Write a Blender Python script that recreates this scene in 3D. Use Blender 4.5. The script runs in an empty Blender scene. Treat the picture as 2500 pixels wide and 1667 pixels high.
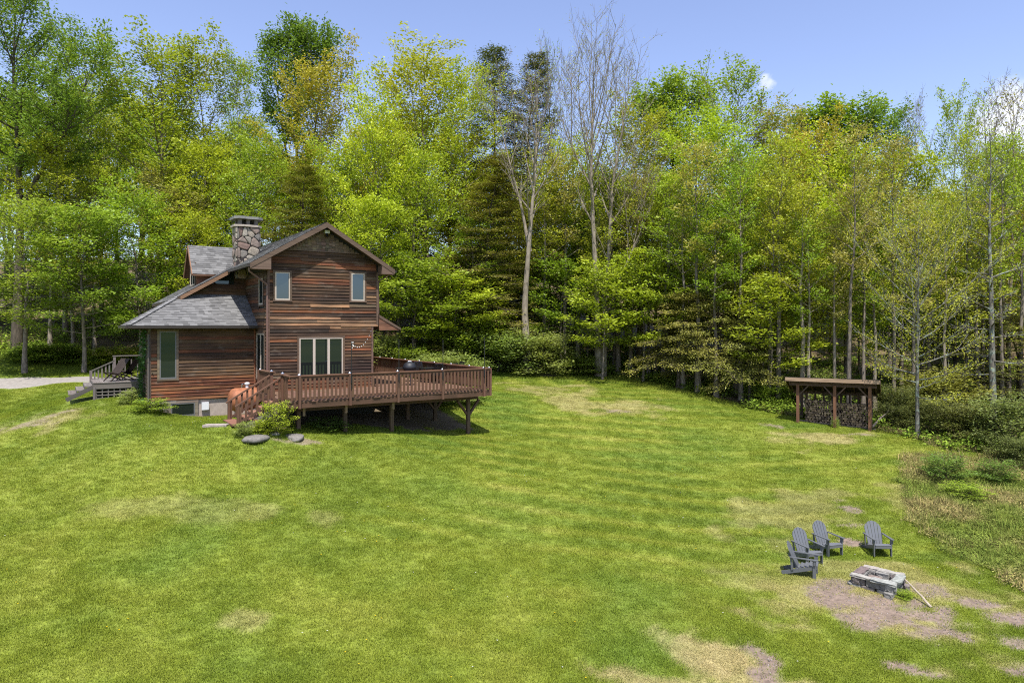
import bpy, math, random
import numpy as np
from mathutils import Vector, Matrix
R = math.radians
scene = bpy.context.scene
col = scene.collection
rng = np.random.default_rng(7)
random.seed(7)

# ------------------------------------------------------------------ camera, sky, sun, exposure
ZC = 7.0                                   # the drone hovers about seven metres above the fire pit
F, CX, CY = 1667.0, 1250.0, 795.0          # lens in pixels of the 2500 px wide photograph
cam_d = bpy.data.cameras.new("camera"); cam = bpy.data.objects.new("camera", cam_d); col.objects.link(cam)
cam.location = (0, 0, ZC); cam.rotation_euler = (R(90), 0, 0)
cam_d.sensor_width = 36; cam_d.lens = 24.0; cam_d.shift_y = -38.5/2500
cam_d.clip_start = 0.1; cam_d.clip_end = 6000
scene.camera = cam

to_sun = Vector((0.056, -0.444, 1.0)).normalized()
SUN_EL = math.asin(to_sun.z); SUN_AZ = math.atan2(to_sun.x, to_sun.y)
w = bpy.data.worlds.new("World"); scene.world = w; w.use_nodes = True
nt = w.node_tree; nt.nodes.clear()
out = nt.nodes.new('ShaderNodeOutputWorld'); bg = nt.nodes.new('ShaderNodeBackground')
sky = nt.nodes.new('ShaderNodeTexSky'); sky.sky_type = 'NISHITA'; sky.sun_disc = False
sky.sun_elevation = SUN_EL; sky.sun_rotation = SUN_AZ
sky.altitude = 300; sky.air_density = 1.0; sky.dust_density = 1.2; sky.ozone_density = 2.0
bg.inputs['Strength'].default_value = 0.14
def wn(t, **k):
    n = nt.nodes.new(t)
    for a, b in k.items(): setattr(n, a, b)
    return n
# fair-weather clouds: noise broken puffs around a few directions of the sky
tc = wn('ShaderNodeTexCoord')
nz = wn('ShaderNodeTexNoise'); nz.inputs['Scale'].default_value = 22; nz.inputs['Detail'].default_value = 9; nz.inputs['Roughness'].default_value = .62
nt.links.new(tc.outputs['Generated'], nz.inputs['Vector'])
cloud = None
def skydir(px, py):
    return Vector(((px-CX)/F, 1, -(py-CY)/F)).normalized()
for (px, py, rad, amt, nsc) in ((2475, 295, .056, .5, .5), (2565, 305, .072, .5, .5), (1880, 200, .016, .75, 1.6), (1870, 190, .010, .7, 1.6), (1952, 152, .011, 1.0, 1.6), (2030, 240, .018, 1.0, 1.6)):
    d = skydir(px, py)
    sub = wn('ShaderNodeVectorMath', operation='SUBTRACT'); sub.inputs[1].default_value = d
    nt.links.new(tc.outputs['Generated'], sub.inputs[0])
    le = wn('ShaderNodeVectorMath', operation='LENGTH'); nt.links.new(sub.outputs[0], le.inputs[0])
    dv = wn('ShaderNodeMath', operation='DIVIDE'); nt.links.new(le.outputs['Value'], dv.inputs[0]); dv.inputs[1].default_value = rad
    nm = wn('ShaderNodeMath', operation='MULTIPLY_ADD'); nt.links.new(nz.outputs['Fac'], nm.inputs[0]); nm.inputs[1].default_value = -2.2*nsc; nm.inputs[2].default_value = 2.2*nsc*.5+amt-.45
    ad = wn('ShaderNodeMath', operation='ADD'); nt.links.new(dv.outputs[0], ad.inputs[0]); nt.links.new(nm.outputs[0], ad.inputs[1])
    mr = wn('ShaderNodeMapRange', interpolation_type='SMOOTHSTEP'); nt.links.new(ad.outputs[0], mr.inputs['Value'])
    mr.inputs['From Min'].default_value = 1.0; mr.inputs['From Max'].default_value = .30; mr.inputs['To Min'].default_value = 0; mr.inputs['To Max'].default_value = 1 if rad > .05 else .6
    if cloud is None: cloud = mr.outputs[0]
    else:
        mx = wn('ShaderNodeMath', operation='MAXIMUM'); nt.links.new(cloud, mx.inputs[0]); nt.links.new(mr.outputs[0], mx.inputs[1]); cloud = mx.outputs[0]
hs = wn('ShaderNodeHueSaturation'); hs.inputs['Hue'].default_value = .514; hs.inputs['Saturation'].default_value = .95; hs.inputs['Value'].default_value = .95
nt.links.new(sky.outputs[0], hs.inputs['Color'])
mixc = wn('ShaderNodeMix', data_type='RGBA'); nt.links.new(cloud, mixc.inputs[0]); nt.links.new(hs.outputs[0], mixc.inputs[6]); cl_ = wn('ShaderNodeMix', data_type='RGBA'); nt.links.new(nz.outputs['Fac'], cl_.inputs[0]); cl_.inputs[6].default_value = (5.2, 5.3, 5.6, 1); cl_.inputs[7].default_value = (3.2, 3.4, 3.9, 1); nt.links.new(cl_.outputs[2], mixc.inputs[7])
nt.links.new(mixc.outputs[2], bg.inputs[0]); nt.links.new(bg.outputs[0], out.inputs[0])

sun_d = bpy.data.lights.new("sun", 'SUN'); sun_d.energy = 4.2; sun_d.angle = R(.53); sun_d.color = (1, .965, .90)
sun = bpy.data.objects.new("sun", sun_d); col.objects.link(sun)
sun.rotation_euler = (-to_sun).to_track_quat('-Z', 'Y').to_euler(); sun.location = (0, -20, 60)
scene.view_settings.view_transform = 'Standard'; scene.view_settings.look = 'None'
scene.view_settings.exposure = 0.95; scene.view_settings.gamma = 1; scene.view_settings.use_curve_mapping = False
scene.render.engine = 'CYCLES'
scene.cycles.max_bounces = 6; scene.cycles.diffuse_bounces = 3; scene.cycles.glossy_bounces = 2; scene.cycles.transmission_bounces = 3
scene.cycles.use_denoising = False; scene.cycles.filter_width = 1.1; scene.cycles.caustics_reflective = False; scene.cycles.caustics_refractive = False

# ------------------------------------------------------------------ helpers
def P(px, py, d): return Vector(((px-CX)/F*d, d, ZC-(py-CY)/F*d))

def _h(ix, iy, s):
    n = (ix.astype(np.int64)*374761393 + iy.astype(np.int64)*668265263 + s*982451653) & 0x7fffffff
    n = ((n ^ (n >> 13))*1274126177) & 0x7fffffff
    return ((n ^ (n >> 16)) & 0xffff)/65535.0
def vnoise(x, y, s=0):
    x = np.asarray(x, float); y = np.asarray(y, float)
    ix = np.floor(x); iy = np.floor(y); fx = x-ix; fy = y-iy
    fx = fx*fx*(3-2*fx); fy = fy*fy*(3-2*fy); ix = ix.astype(np.int64); iy = iy.astype(np.int64)
    a = _h(ix, iy, s); b = _h(ix+1, iy, s); c = _h(ix, iy+1, s); d = _h(ix+1, iy+1, s)
    return (a*(1-fx)+b*fx)*(1-fy)+(c*(1-fx)+d*fx)*fy
def fbm(x, y, s=0, o=4):
    r = 0; a = .5; t = 0
    for i in range(o):
        r = r+a*vnoise(x*2**i, y*2**i, s+i*17); t += a; a *= .5
    return r/t

# terrain: a smooth surface through surveyed points (photo pixel + distance)
CP = [(581,1040,25),(727,1056,26),(841,1058,27.2),(955,1057,28.3),(1142,1071,29.6),(995,1023,31.5),(1062,1035,32),
 (480,1020,29.2),(400,1013,28.7),(365,992,28.4),(240,975,30.2),(0,945,38),(210,928,39),(350,905,44),
 (0,1000,33),(0,1100,25.5),(0,1300,18.5),(0,1667,12.6),(600,1667,13),(600,1300,18.6),(600,1120,23.3),
 (1250,1667,13),(1250,1300,20.2),(1250,1100,28.2),(1250,980,36),(1300,905,46),(1120,900,45),(1500,917,46),(1650,950,41.5),
 (1600,1150,27),(1650,1400,18.3),(1800,985,40),(1941,1029,35.2),(2128,1054,33.2),(2050,1045,34.2),(2060,1180,26.5),
 (2240,1072,33),(2490,1112,31),(2140,1366,19.8),(2030,1356,20),(1950,1405,18.6),(2080,1426,17.6),(2190,1462,17),
 (2250,1560,15),(2100,1667,13.4),(2500,1667,13.2),(2500,1400,18.8),(2350,1250,23.4),(2500,1200,26.5)]
pts = [P(*c) for c in CP]
pts += [Vector(v) for v in [(-40,46,5.9),(-40,56,7.2),(-20,54,6.2),(0,54,5.3),(0,64,7.2),(20,50,3.0),(20,64,4.5),(38,45,1.5),(-60,80,12),(-25,80,12),(10,85,11),(45,80,8),(70,60,3),
   (-60,150,22),(0,150,22),(70,150,18),(-40,20,3.2),(-45,5,1.0),(-30,0,.3),(0,0,-.6),(30,0,-.3),(45,20,0),(0,-30,-2),(-60,-40,-1),(60,-40,-2),(-90,40,6),(95,40,1)]]
PA = np.array(pts)
def _U(r2): return np.where(r2 > 1e-9, .5*r2*np.log(np.maximum(r2, 1e-9)), 0)
n_ = len(PA); r2 = ((PA[:, None, :2]-PA[None, :, :2])**2).sum(2)
K = np.zeros((n_+3, n_+3)); K[:n_, :n_] = _U(r2)+np.eye(n_)*1.2; K[:n_, n_] = 1; K[:n_, n_+1:] = PA[:, :2]; K[n_, :n_] = 1; K[n_+1:, :n_] = PA[:, :2].T
W_ = np.linalg.solve(K, np.concatenate([PA[:, 2], np.zeros(3)]))
def gz(x, y):
    x = np.asarray(x, float); y = np.asarray(y, float); sh = x.shape
    xf = x.ravel(); yf = y.ravel(); xc = np.clip(xf, -95, 95); yc = np.clip(yf, -40, 150)
    r = np.empty_like(xf)
    for i in range(0, len(xf), 40000):
        a = xc[i:i+40000]; b = yc[i:i+40000]
        r2 = (a[:, None]-PA[None, :, 0])**2+(b[:, None]-PA[None, :, 1])**2
        r[i:i+40000] = _U(r2)@W_[:n_]+W_[n_]+W_[n_+1]*a+W_[n_+2]*b
    r += (fbm(xf*.35, yf*.35, 3, 3)-.5)*.16
    return r.reshape(sh)
def g1(x, y): return float(gz(np.array([x]), np.array([y]))[0])
def G(px, py):
    ds = np.linspace(9, 90, 1600); X = (px-CX)/F*ds; Z = ZC-(py-CY)/F*ds
    g = gz(X, ds); i = np.argmax(Z < g)
    if not (Z < g).any(): i = len(ds)-1
    return Vector((X[i], ds[i], g[i]))

# --- mesh building
def mesh_np(name, V, faces_flat, counts, mat=None, smooth=False):
    me = bpy.data.meshes.new(name)
    V = np.asarray(V, np.float32); fl = np.asarray(faces_flat, np.int32); ct = np.asarray(counts, np.int32)
    me.vertices.add(len(V)); me.vertices.foreach_set('co', V.ravel())
    me.loops.add(len(fl)); me.loops.foreach_set('vertex_index', fl)
    me.polygons.add(len(ct)); st = np.concatenate([[0], np.cumsum(ct)[:-1]]).astype(np.int32)
    me.polygons.foreach_set('loop_start', st); me.polygons.foreach_set('loop_total', ct)
    if smooth: me.polygons.foreach_set('use_smooth', np.ones(len(ct), bool))
    me.update(calc_edges=True)
    if mat: me.materials.append(mat)
    return me
def link(name, me, parent=None, loc=(0, 0, 0), rot=None):
    o = bpy.data.objects.new(name, me); col.objects.link(o); o.parent = parent; o.location = loc
    if rot is not None: o.rotation_euler = rot
    return o
def empty(name, loc, rz=0, label=None, cat=None, group=None):
    o = bpy.data.objects.new(name, None); col.objects.link(o); o.location = loc; o.rotation_euler = (0, 0, rz); o.empty_display_size = .2
    if label: tag(o, label, cat, group)
    return o
def tag(o, label=None, cat=None, group=None, kind=None):
    if label: o['label'] = label
    if cat: o['category'] = cat
    if group: o['group'] = group
    if kind: o['kind'] = kind
    return o
class MB:
    def __init__(s): s.v = []; s.f = []
    def quad(s, *p):
        n = len(s.v); s.v += [tuple(q) for q in p]; s.f.append(tuple(range(n, n+len(p)))); return s
    def box(s, c, d, m=None):
        c = Vector(c); n = len(s.v)
        for z in (-.5, .5):
            for x, y in ((-.5, -.5), (.5, -.5), (.5, .5), (-.5, .5)):
                q = Vector((x*d[0], y*d[1], z*d[2]))
                if m is not None: q = m @ q
                s.v.append(tuple(c+q))
        s.f += [tuple(n+i for i in t) for t in ((3, 2, 1, 0), (4, 5, 6, 7), (0, 1, 5, 4), (1, 2, 6, 5), (2, 3, 7, 6), (3, 0, 4, 7))]
        return s
    def prism(s, poly, vec):
        """closed prism: polygon (list of 3-D points) swept by vec"""
        n = len(s.v); k = len(poly); vec = Vector(vec)
        s.v += [tuple(p) for p in poly]+[tuple(Vector(p)+vec) for p in poly]
        s.f += [tuple(range(n+k-1, n-1, -1)), tuple(range(n+k, n+2*k))]+[(n+i, n+(i+1) % k, n+k+(i+1) % k, n+k+i) for i in range(k)]
        return s
    def tube(s, pts, rad, sides=6, cap=True):
        pts = [Vector(p) for p in pts]; n0 = len(s.v)
        for i, p in enumerate(pts):
            t = (pts[min(i+1, len(pts)-1)]-pts[max(i-1, 0)]).normalized()
            a = t.orthogonal().normalized() if i == 0 else (a-t*a.dot(t)).normalized()
            b = t.cross(a); r = rad[i] if hasattr(rad, '__len__') else rad
            for k in range(sides):
                an = 2*math.pi*k/sides; s.v.append(tuple(p+(a*math.cos(an)+b*math.sin(an))*r))
        for i in range(len(pts)-1):
            for k in range(sides):
                k2 = (k+1) % sides; s.f.append((n0+i*sides+k, n0+i*sides+k2, n0+(i+1)*sides+k2, n0+(i+1)*sides+k))
        if cap:
            s.f.append(tuple(n0+k for k in range(sides-1, -1, -1))); e = n0+(len(pts)-1)*sides; s.f.append(tuple(e+k for k in range(sides)))
        return s
    def lathe(s, prof, c=(0, 0, 0), n=16, m=None):
        n0 = len(s.v); c = Vector(c)
        for r, z in prof:
            for k in range(n):
                a = 2*math.pi*k/n; q = Vector((r*math.cos(a), r*math.sin(a), z)); s.v.append(tuple(c+(m @ q if m is not None else q)))
        for i in range(len(prof)-1):
            for k in range(n):
                k2 = (k+1) % n; s.f.append((n0+i*n+k, n0+i*n+k2, n0+(i+1)*n+k2, n0+(i+1)*n+k))
        return s
    def build(s, name, mat, parent=None, centre=True, smooth=False):
        v = np.array(s.v, float); c = (v.max(0)+v.min(0))/2 if centre else np.zeros(3)
        me = bpy.data.meshes.new(name); me.from_pydata((v-c).tolist(), [], s.f)
        if smooth: me.polygons.foreach_set('use_smooth', [True]*len(me.polygons))
        me.materials.append(mat); me.update()
        return link(name, me, parent, tuple(c))
_bc = {}
def beam(name, a, b, wd, th, mat, parent=None, up=(0, 0, 1), c=None, taper=None):
    """a straight timber from a to b, X along its length, th along up, wd across; alike timbers share their mesh"""
    a = Vector(a); b = Vector(b); x = (b-a); L = x.length; x = x/L; up = Vector(up)
    y = up.cross(x)
    if y.length < 1e-4: y = Vector((0, 1, 0)).cross(x)
    y.normalize(); z = x.cross(y)
    key = (round(L, 3), wd, th, mat.name)
    if key not in _bc:
        me = bpy.data.meshes.new(name); m = MB().box((0, 0, 0), (L, wd, th)); me.from_pydata(m.v, [], m.f); me.materials.append(mat); _bc[key] = me
    o = bpy.data.objects.new(name, _bc[key]); col.objects.link(o); o.parent = parent
    M = Matrix((x, y, z)).transposed().to_4x4(); M.translation = (a+b)/2; o.matrix_local = M
    if c is not None: o.color = (*c, 1)
    return o

# --- materials
def newmat(name):
    m = bpy.data.materials.new(name); m.use_nodes = True; t = m.node_tree; t.nodes.clear()
    o = t.nodes.new('ShaderNodeOutputMaterial'); return m, t, o
class NT:
    def __init__(s, t): s.t = t
    def __call__(s, typ, ins=None, **k):
        n = s.t.nodes.new(typ)
        for a, b in k.items(): setattr(n, a, b)
        for key, v in (ins or {}).items():
            if isinstance(v, bpy.types.NodeSocket): s.t.links.new(v, n.inputs[key])
            else: n.inputs[key].default_value = v
        return n
def noise(N, vec, scale, detail=4, rough=.55): return N('ShaderNodeTexNoise', {'Vector': vec, 'Scale': scale, 'Detail': detail, 'Roughness': rough}).outputs['Fac']
def ramp(N, fac, stops):
    r = N('ShaderNodeValToRGB', {'Fac': fac}); e = r.color_ramp.elements
    while len(e) < len(stops): e.new(.5)
    for i, (p, c) in enumerate(stops): e[i].position = p; e[i].color = (*c, 1) if len(c) == 3 else c
    return r.outputs['Color']
def mixrgb(N, fac, a, b, mode='MIX'):
    m = N('ShaderNodeMix', data_type='RGBA', blend_type=mode)
    for k, v in ((0, fac), (6, a), (7, b)):
        if isinstance(v, bpy.types.NodeSocket): N.t.links.new(v, m.inputs[k])
        else: m.inputs[k].default_value = (*v, 1) if isinstance(v, tuple) and len(v) == 3 else v
    return m.outputs[2]
def bump(N, h, st=.4, dist=.02): return N('ShaderNodeBump', {'Height': h, 'Strength': st, 'Distance': dist}).outputs['Normal']

def wood_mat(name, objcol=True, base=(.2, .1, .05), dark=.45, streak=1.0, rough=.75, grey=None, fine=60):
    m, t, o = newmat(name); N = NT(t)
    tc = N('ShaderNodeTexCoord'); oi = N('ShaderNodeObjectInfo')
    off = N('ShaderNodeVectorMath', {0: oi.outputs['Random'], 1: (31.0, 17.0, 53.0)}, operation='MULTIPLY')
    v = N('ShaderNodeVectorMath', {0: tc.outputs['Object'], 1: off.outputs[0]}, operation='ADD')
    s1 = N('ShaderNodeVectorMath', {0: v.outputs[0], 1: (.9, 14.0, 14.0)}, operation='MULTIPLY').outputs[0]
    s2 = N('ShaderNodeVectorMath', {0: v.outputs[0], 1: (2.2, fine, fine)}, operation='MULTIPLY').outputs[0]
    a = noise(N, s1, 1.0, 5, .6); b = noise(N, s2, 1.0, 3, .6); c_ = noise(N, v.outputs[0], 1.3, 4, .6)
    basec = oi.outputs['Color'] if objcol else base
    dk = mixrgb(N, 1.0, basec, (dark, dark*.96, dark*.95), 'MULTIPLY')
    c1 = mixrgb(N, ramp(N, a, [(.35, (0, 0, 0)), (.68, (1, 1, 1))]), dk, basec)
    c2 = mixrgb(N, ramp(N, b, [(.3, (0, 0, 0)), (.7, (.55, .55, .55))]), c1, mixrgb(N, 1.0, c1, (.6, .58, .56), 'MULTIPLY'))
    if name == 'siding_wood':                       # weathering that runs across the boards
        ge = N('ShaderNodeNewGeometry'); wv = N('ShaderNodeVectorMath', {0: ge.outputs['Position'], 1: (.55, .55, 1.3)}, operation='MULTIPLY').outputs[0]
        c2 = mixrgb(N, 1.0, c2, ramp(N, noise(N, wv, 1.0, 5, .6), [(.3, (.55, .50, .50)), (.52, (1, 1, 1)), (.72, (1.55, 1.4, 1.3))]), 'MULTIPLY')
        c2 = mixrgb(N, ramp(N, noise(N, wv, 3.1, 4, .6), [(.56, (0, 0, 0)), (.72, (.5, .5, .5))]), c2, (.13, .10, .075))
    if grey: c2 = mixrgb(N, ramp(N, c_, [(.46, (0, 0, 0)), (.7, (.75, .75, .75))]), c2, grey)
    p = N('ShaderNodeBsdfPrincipled', {'Base Color': c2, 'Roughness': rough, 'Normal': bump(N, b, .35, .004)})
    p.inputs['Specular IOR Level'].default_value = .3
    t.links.new(p.outputs[0], o.inputs[0]); return m
def plain(name, c, rough=.6, metal=0, nsc=30, namt=.25, objcol=False, spec=.4, bmp=.1):
    m, t, o = newmat(name); N = NT(t); tc = N('ShaderNodeTexCoord')
    f = noise(N, tc.outputs['Object'], nsc, 5, .6)
    base = N('ShaderNodeObjectInfo').outputs['Color'] if objcol else c
    cc = mixrgb(N, 1.0, base, ramp(N, f, [(.25, (1-namt,)*3), (.75, (1+namt*.4,)*3)]), 'MULTIPLY')
    p = N('ShaderNodeBsdfPrincipled', {'Base Color': cc, 'Roughness': rough, 'Metallic': metal, 'Normal': bump(N, f, bmp, .01)})
    p.inputs['Specular IOR Level'].default_value = spec
    t.links.new(p.outputs[0], o.inputs[0]); return m
M = {}
M['siding'] = wood_mat('siding_wood', dark=.38)
M['trim'] = wood_mat('trim_wood', dark=.6)
M['deckwood'] = wood_mat('deck_stain', dark=.7, grey=(.11, .055, .036))
M['greywood'] = wood_mat('grey_stained_wood', dark=.75)
M['rough_timber'] = wood_mat('rough_timber', dark=.55)
M['metalroof'] = plain('dark_gutter_metal', (.035, .026, .022), .4)
M['white_frame'] = plain('cream_window_frame', (.42, .36, .30), .5, nsc=20, namt=.12)
M['grey_frame'] = plain('grey_window_frame', (.12, .12, .12), .5)
M['concrete'] = plain('painted_concrete', (.36, .30, .26), .9, nsc=6, namt=.25)
M['mortar'] = plain('mortar', (.05, .043, .038), .95)
M['stone'] = plain('field_stone', (1, 1, 1), .85, nsc=14, namt=.45, objcol=True, bmp=.5)
M['plastic_white'] = plain('white_enamel', (.6, .6, .62), .4, namt=.1)
M['black_metal'] = plain('black_metal', (.012, .012, .014), .4)
M['black_fabric'] = plain('black_cover', (.013, .014, .019), .55)
M['steel'] = plain('steel', (.6, .6, .6), .25, 1)
M['rust'] = plain('rusty_paint', (.30, .11, .05), .7, nsc=5, namt=.5)
M['chair_grey'] = plain('slate_grey_plastic_lumber', (.105, .11, .12), .42, nsc=50, namt=.15, spec=.5)
M['ash'] = plain('ash', (.05, .05, .05), .95, nsc=10)
M['bulb'] = plain('bulb_glass', (.8, .8, .78), .1)
M['bark_stick'] = plain('peeled_stick', (.36, .30, .23), .8, nsc=12, namt=.4)
M['interior'] = plain('dark_interior', (.02, .02, .02), .9)
def glass_mat(nm, k):
    m, t, o = newmat(nm); N = NT(t)
    d = N('ShaderNodeBsdfDiffuse', {'Color': (.012, .015, .014, 1)}); g = N('ShaderNodeBsdfGlossy', {'Color': (.62, .78, 1.0, 1), 'Roughness': .015})
    mx = N('ShaderNodeMixShader', {0: k, 1: d.outputs[0], 2: g.outputs[0]}); t.links.new(mx.outputs[0], o.inputs[0]); return m
M['glass'] = glass_mat('window_glass', .06); M['glass_upper'] = glass_mat('upper_window_glass', .12)
def attr_mat(name, attr, rough=.9, nsc=40, namt=.3, typ='GEOMETRY', spec=.25, bst=.3, bdist=.02):
    m, t, o = newmat(name); N = NT(t); a = N('ShaderNodeAttribute', attribute_name=attr, attribute_type=typ)
    ge = N('ShaderNodeNewGeometry'); f = noise(N, ge.outputs['Position'], nsc, 6, .65)
    cc = mixrgb(N, 1.0, a.outputs['Color'], ramp(N, f, [(.25, (1-namt,)*3), (.75, (1+namt*.7,)*3)]), 'MULTIPLY')
    p = N('ShaderNodeBsdfPrincipled', {'Base Color': cc, 'Roughness': rough, 'Normal': bump(N, f, bst, bdist)}); p.inputs['Specular IOR Level'].default_value = spec
    t.links.new(p.outputs[0], o.inputs[0]); return m
M['ground'] = attr_mat('ground_soil_and_turf', 'Col', nsc=9, namt=.5, bst=.6, bdist=.05)
M['shingle'] = attr_mat('asphalt_shingle', 'Col', nsc=90, namt=.25, rough=.9)
def leaf_mat(name, transl=.38, gloss=.05, hueshift=True):
    m, t, o = newmat(name); N = NT(t); oi = N('ShaderNodeObjectInfo'); at = N('ShaderNodeAttribute', attribute_name='lv')
    c = mixrgb(N, 1.0, oi.outputs['Color'], ramp(N, at.outputs['Fac'], [(0, (.66, .72, .66)), (.5, (1, 1, 1)), (1, (1.22, 1.16, 1.0))]), 'MULTIPLY')
    d = N('ShaderNodeBsdfDiffuse', {'Color': c}); tr = N('ShaderNodeBsdfTranslucent', {'Color': mixrgb(N, 1.0, c, (1.25, 1.25, .7), 'MULTIPLY')})
    mx = N('ShaderNodeMixShader', {0: transl, 1: d.outputs[0], 2: tr.outputs[0]})
    gl = N('ShaderNodeBsdfGlossy', {'Color': (1, 1, 1, 1), 'Roughness': .45}); m2 = N('ShaderNodeMixShader', {0: gloss, 1: mx.outputs[0], 2: gl.outputs[0]})
    t.links.new(m2.outputs[0], o.inputs[0]); return m
M['leaf'] = leaf_mat('leaf', .32, .012); M['needle'] = leaf_mat('needle', .2, .02)
def grass_mat():
    m, t, o = newmat('grass_blade'); N = NT(t); a = N('ShaderNodeAttribute', attribute_name='gcol', attribute_type='INSTANCER'); at = N('ShaderNodeAttribute', attribute_name='lv')
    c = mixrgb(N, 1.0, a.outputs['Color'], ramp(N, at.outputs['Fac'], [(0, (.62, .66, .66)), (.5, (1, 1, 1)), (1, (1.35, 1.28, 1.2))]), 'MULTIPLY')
    d = N('ShaderNodeBsdfDiffuse', {'Color': c}); tr = N('ShaderNodeBsdfTranslucent', {'Color': c}); mx = N('ShaderNodeMixShader', {0: .3, 1: d.outputs[0], 2: tr.outputs[0]})
    t.links.new(mx.outputs[0], o.inputs[0]); return m
M['grass'] = grass_mat()
def bark_mat(name, c1, c2, lichen=None):
    m, t, o = newmat(name); N = NT(t); tc = N('ShaderNodeTexCoord')
    v = N('ShaderNodeVectorMath', {0: tc.outputs['Object'], 1: (9, 9, 2.2)}, operation='MULTIPLY').outputs[0]
    f = noise(N, v, 1.0, 5, .65); c = ramp(N, f, [(.3, c1), (.7, c2)])
    if lichen: c = mixrgb(N, ramp(N, noise(N, tc.outputs['Object'], 3.0, 4, .6), [(.5, (0, 0, 0)), (.62, (.85, .85, .85))]), c, lichen)
    p = N('ShaderNodeBsdfPrincipled', {'Base Color': c, 'Roughness': .9, 'Normal': bump(N, f, .6, .03)}); p.inputs['Specular IOR Level'].default_value = .15
    t.links.new(p.outputs[0], o.inputs[0]); return m
M['bark'] = bark_mat('grey_bark', (.085, .07, .055), (.25, .21, .17))
M['bark_dark'] = bark_mat('dark_bark', (.035, .028, .022), (.12, .097, .075))
M['bark_pale'] = bark_mat('pale_bark', (.13, .105, .078), (.31, .265, .21))
M['bark_lichen'] = bark_mat('lichen_bark', (.075, .068, .058), (.19, .175, .15), (.24, .285, .24))

# ------------------------------------------------------------------ the house frame (u along the gable wall, v away from the camera)
UX, UY = .832, .555
O2 = Vector((-10.47, 29.2)); HB = ZC-4.0
HROT = math.atan2(UY, UX)
def hw(u, v): return (O2.x+UX*u-UY*v, O2.y+UY*u+UX*v)
def hl(x, y):
    dx = np.asarray(x)-O2.x; dy = np.asarray(y)-O2.y
    return dx*UX+dy*UY, -dx*UY+dy*UX
Z = lambda zrel: zrel+4.0                    # height relative to the lens -> height in the house's own frame

# ------------------------------------------------------------------ ground colours
def poly_mask(x, y, poly, soft=0):
    inside = np.zeros(x.shape, bool); n = len(poly); j = n-1
    for i in range(n):
        xi, yi = poly[i][0], poly[i][1]; xj, yj = poly[j][0], poly[j][1]
        c = ((yi > y) != (yj > y)) & (x < (xj-xi)*(y-yi)/((yj-yi) or 1e-9)+xi); inside ^= c; j = i
    return inside
EDGE = np.array([(-60, 45), (-33, 45.5), (-25, 45.5), (-12, 46), (-4, 46), (1.4, 47.5), (6.9, 46), (10, 42.5), (13.2, 39.6), (15.5, 37.4), (18, 35.2), (19.9, 32.6), (22.5, 30.2), (30, 28), (60, 26)])
def beyond_edge(x, y):
    return y-np.interp(x, EDGE[:, 0], EDGE[:, 1])+(fbm(x*.6, y*.6, 91, 3)-.5)*2.4
MEADOW = [G(*q) for q in ((2230, 1105), (2195, 1180), (2215, 1260), (2290, 1330), (2380, 1380), (2500, 1440))]+[Vector((60, 18, 0)), Vector((60, 29, 0)), Vector((23, 30.5, 0))]
def ell(px, py, rx, ry, rot=0, k=1.0):
    g = G(px, py); return (g.x, g.y, rx, ry, rot, k)
DIRT = [ell(2060, 1465, 1.05, .8, -.5), ell(2035, 1430, .5, .45, 0, .85), ell(2150, 1490, 1.2, 1.0, -.4), ell(2260, 1440, .6, .5, 0, .85), ell(2240, 1500, .85, .75), ell(2270, 1540, .65, .5), ell(2320, 1545, .35, .4, 0, .9), ell(2450, 1505, .9, .55, -.3), ell(2400, 1480, .6, .45), ell(2480, 1570, .5, .35, 0, .9),
  ell(2230, 1640, .55, .22, -.5), ell(2095, 1525, .3, .2, 0, .9), ell(2120, 1530, .22, .12), ell(2475, 1640, .45, .3), ell(1850, 1600, .25, .9, .25, 1.0), ell(1865, 1660, .3, .5, .1), ell(2075, 1325, .42, .35), ell(2085, 1245, .5, .55, .5, .9), ell(2050, 1222, .4, .3, 0, .85), ell(2075, 1280, .45, .18, 0, .85),
  ell(1340, 917, .7, .5), ell(1505, 1003, .7, .45, 0, .8), ell(1660, 935, 2.2, 1.2, -.3, .9), ell(2090, 1060, .8, .3, 0, .8), ell(80, 1035, 1.6, .6, 0, .75), ell(140, 1012, .6, .5, 0, .7), ell(1890, 1040, .7, .4, 0, .8), ell(730, 1078, 1.0, .25, .5, .8)]
DRY = [ell(1730, 1620, 1.15, .95, 0, 1.25), ell(1690, 1680, 1.5, .8, 0, 1.25), ell(1960, 1690, .4, .4), ell(1480, 990, 3.0, 1.6, 0, .75), ell(1350, 950, 2.6, 1.8, 0, .7), ell(2010, 1075, 2.4, 1.2, 0, .85), ell(1950, 1250, 3.6, 1.6, .5, .5), ell(2250, 1210, 2, 1.2, 0, .5), ell(2020, 1420, 2.2, 1.4, 0, .5), ell(2330, 1450, 2.6, 1.6, 0, .6), ell(100, 1030, 2.6, 1.0, 0, .6), ell(590, 1520, .6, .35, .2, .6), ell(500, 1240, 3, .8, 0, .35), ell(2100, 1480, 2.2, 1.8, 0, .75), ell(1960, 1400, 1.4, 1.0, 0, .5), ell(2150, 1390, 1.6, .9, 0, .65)]
def ell_mask(x, y, L, seed, ns=2.2, na=1.1):
    r = np.zeros(x.shape)
    nse = (fbm(x*ns, y*ns, seed, 4)-.5)*na*1.9; fine_ = (fbm(x*9, y*9, seed+5, 3)-.5)*.55
    for (cx, cy, rx, ry, ro, k) in L:
        dx = x-cx; dy = y-cy; c, s = math.cos(ro), math.sin(ro); a = (dx*c+dy*s)/rx; b = (-dx*s+dy*c)/ry
        d = np.sqrt(a*a+b*b)
        r = np.maximum(r, k*np.clip((1.10-d+nse+fine_)/.45, 0, 1))
    return r
SC = G(1500, 960)
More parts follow.
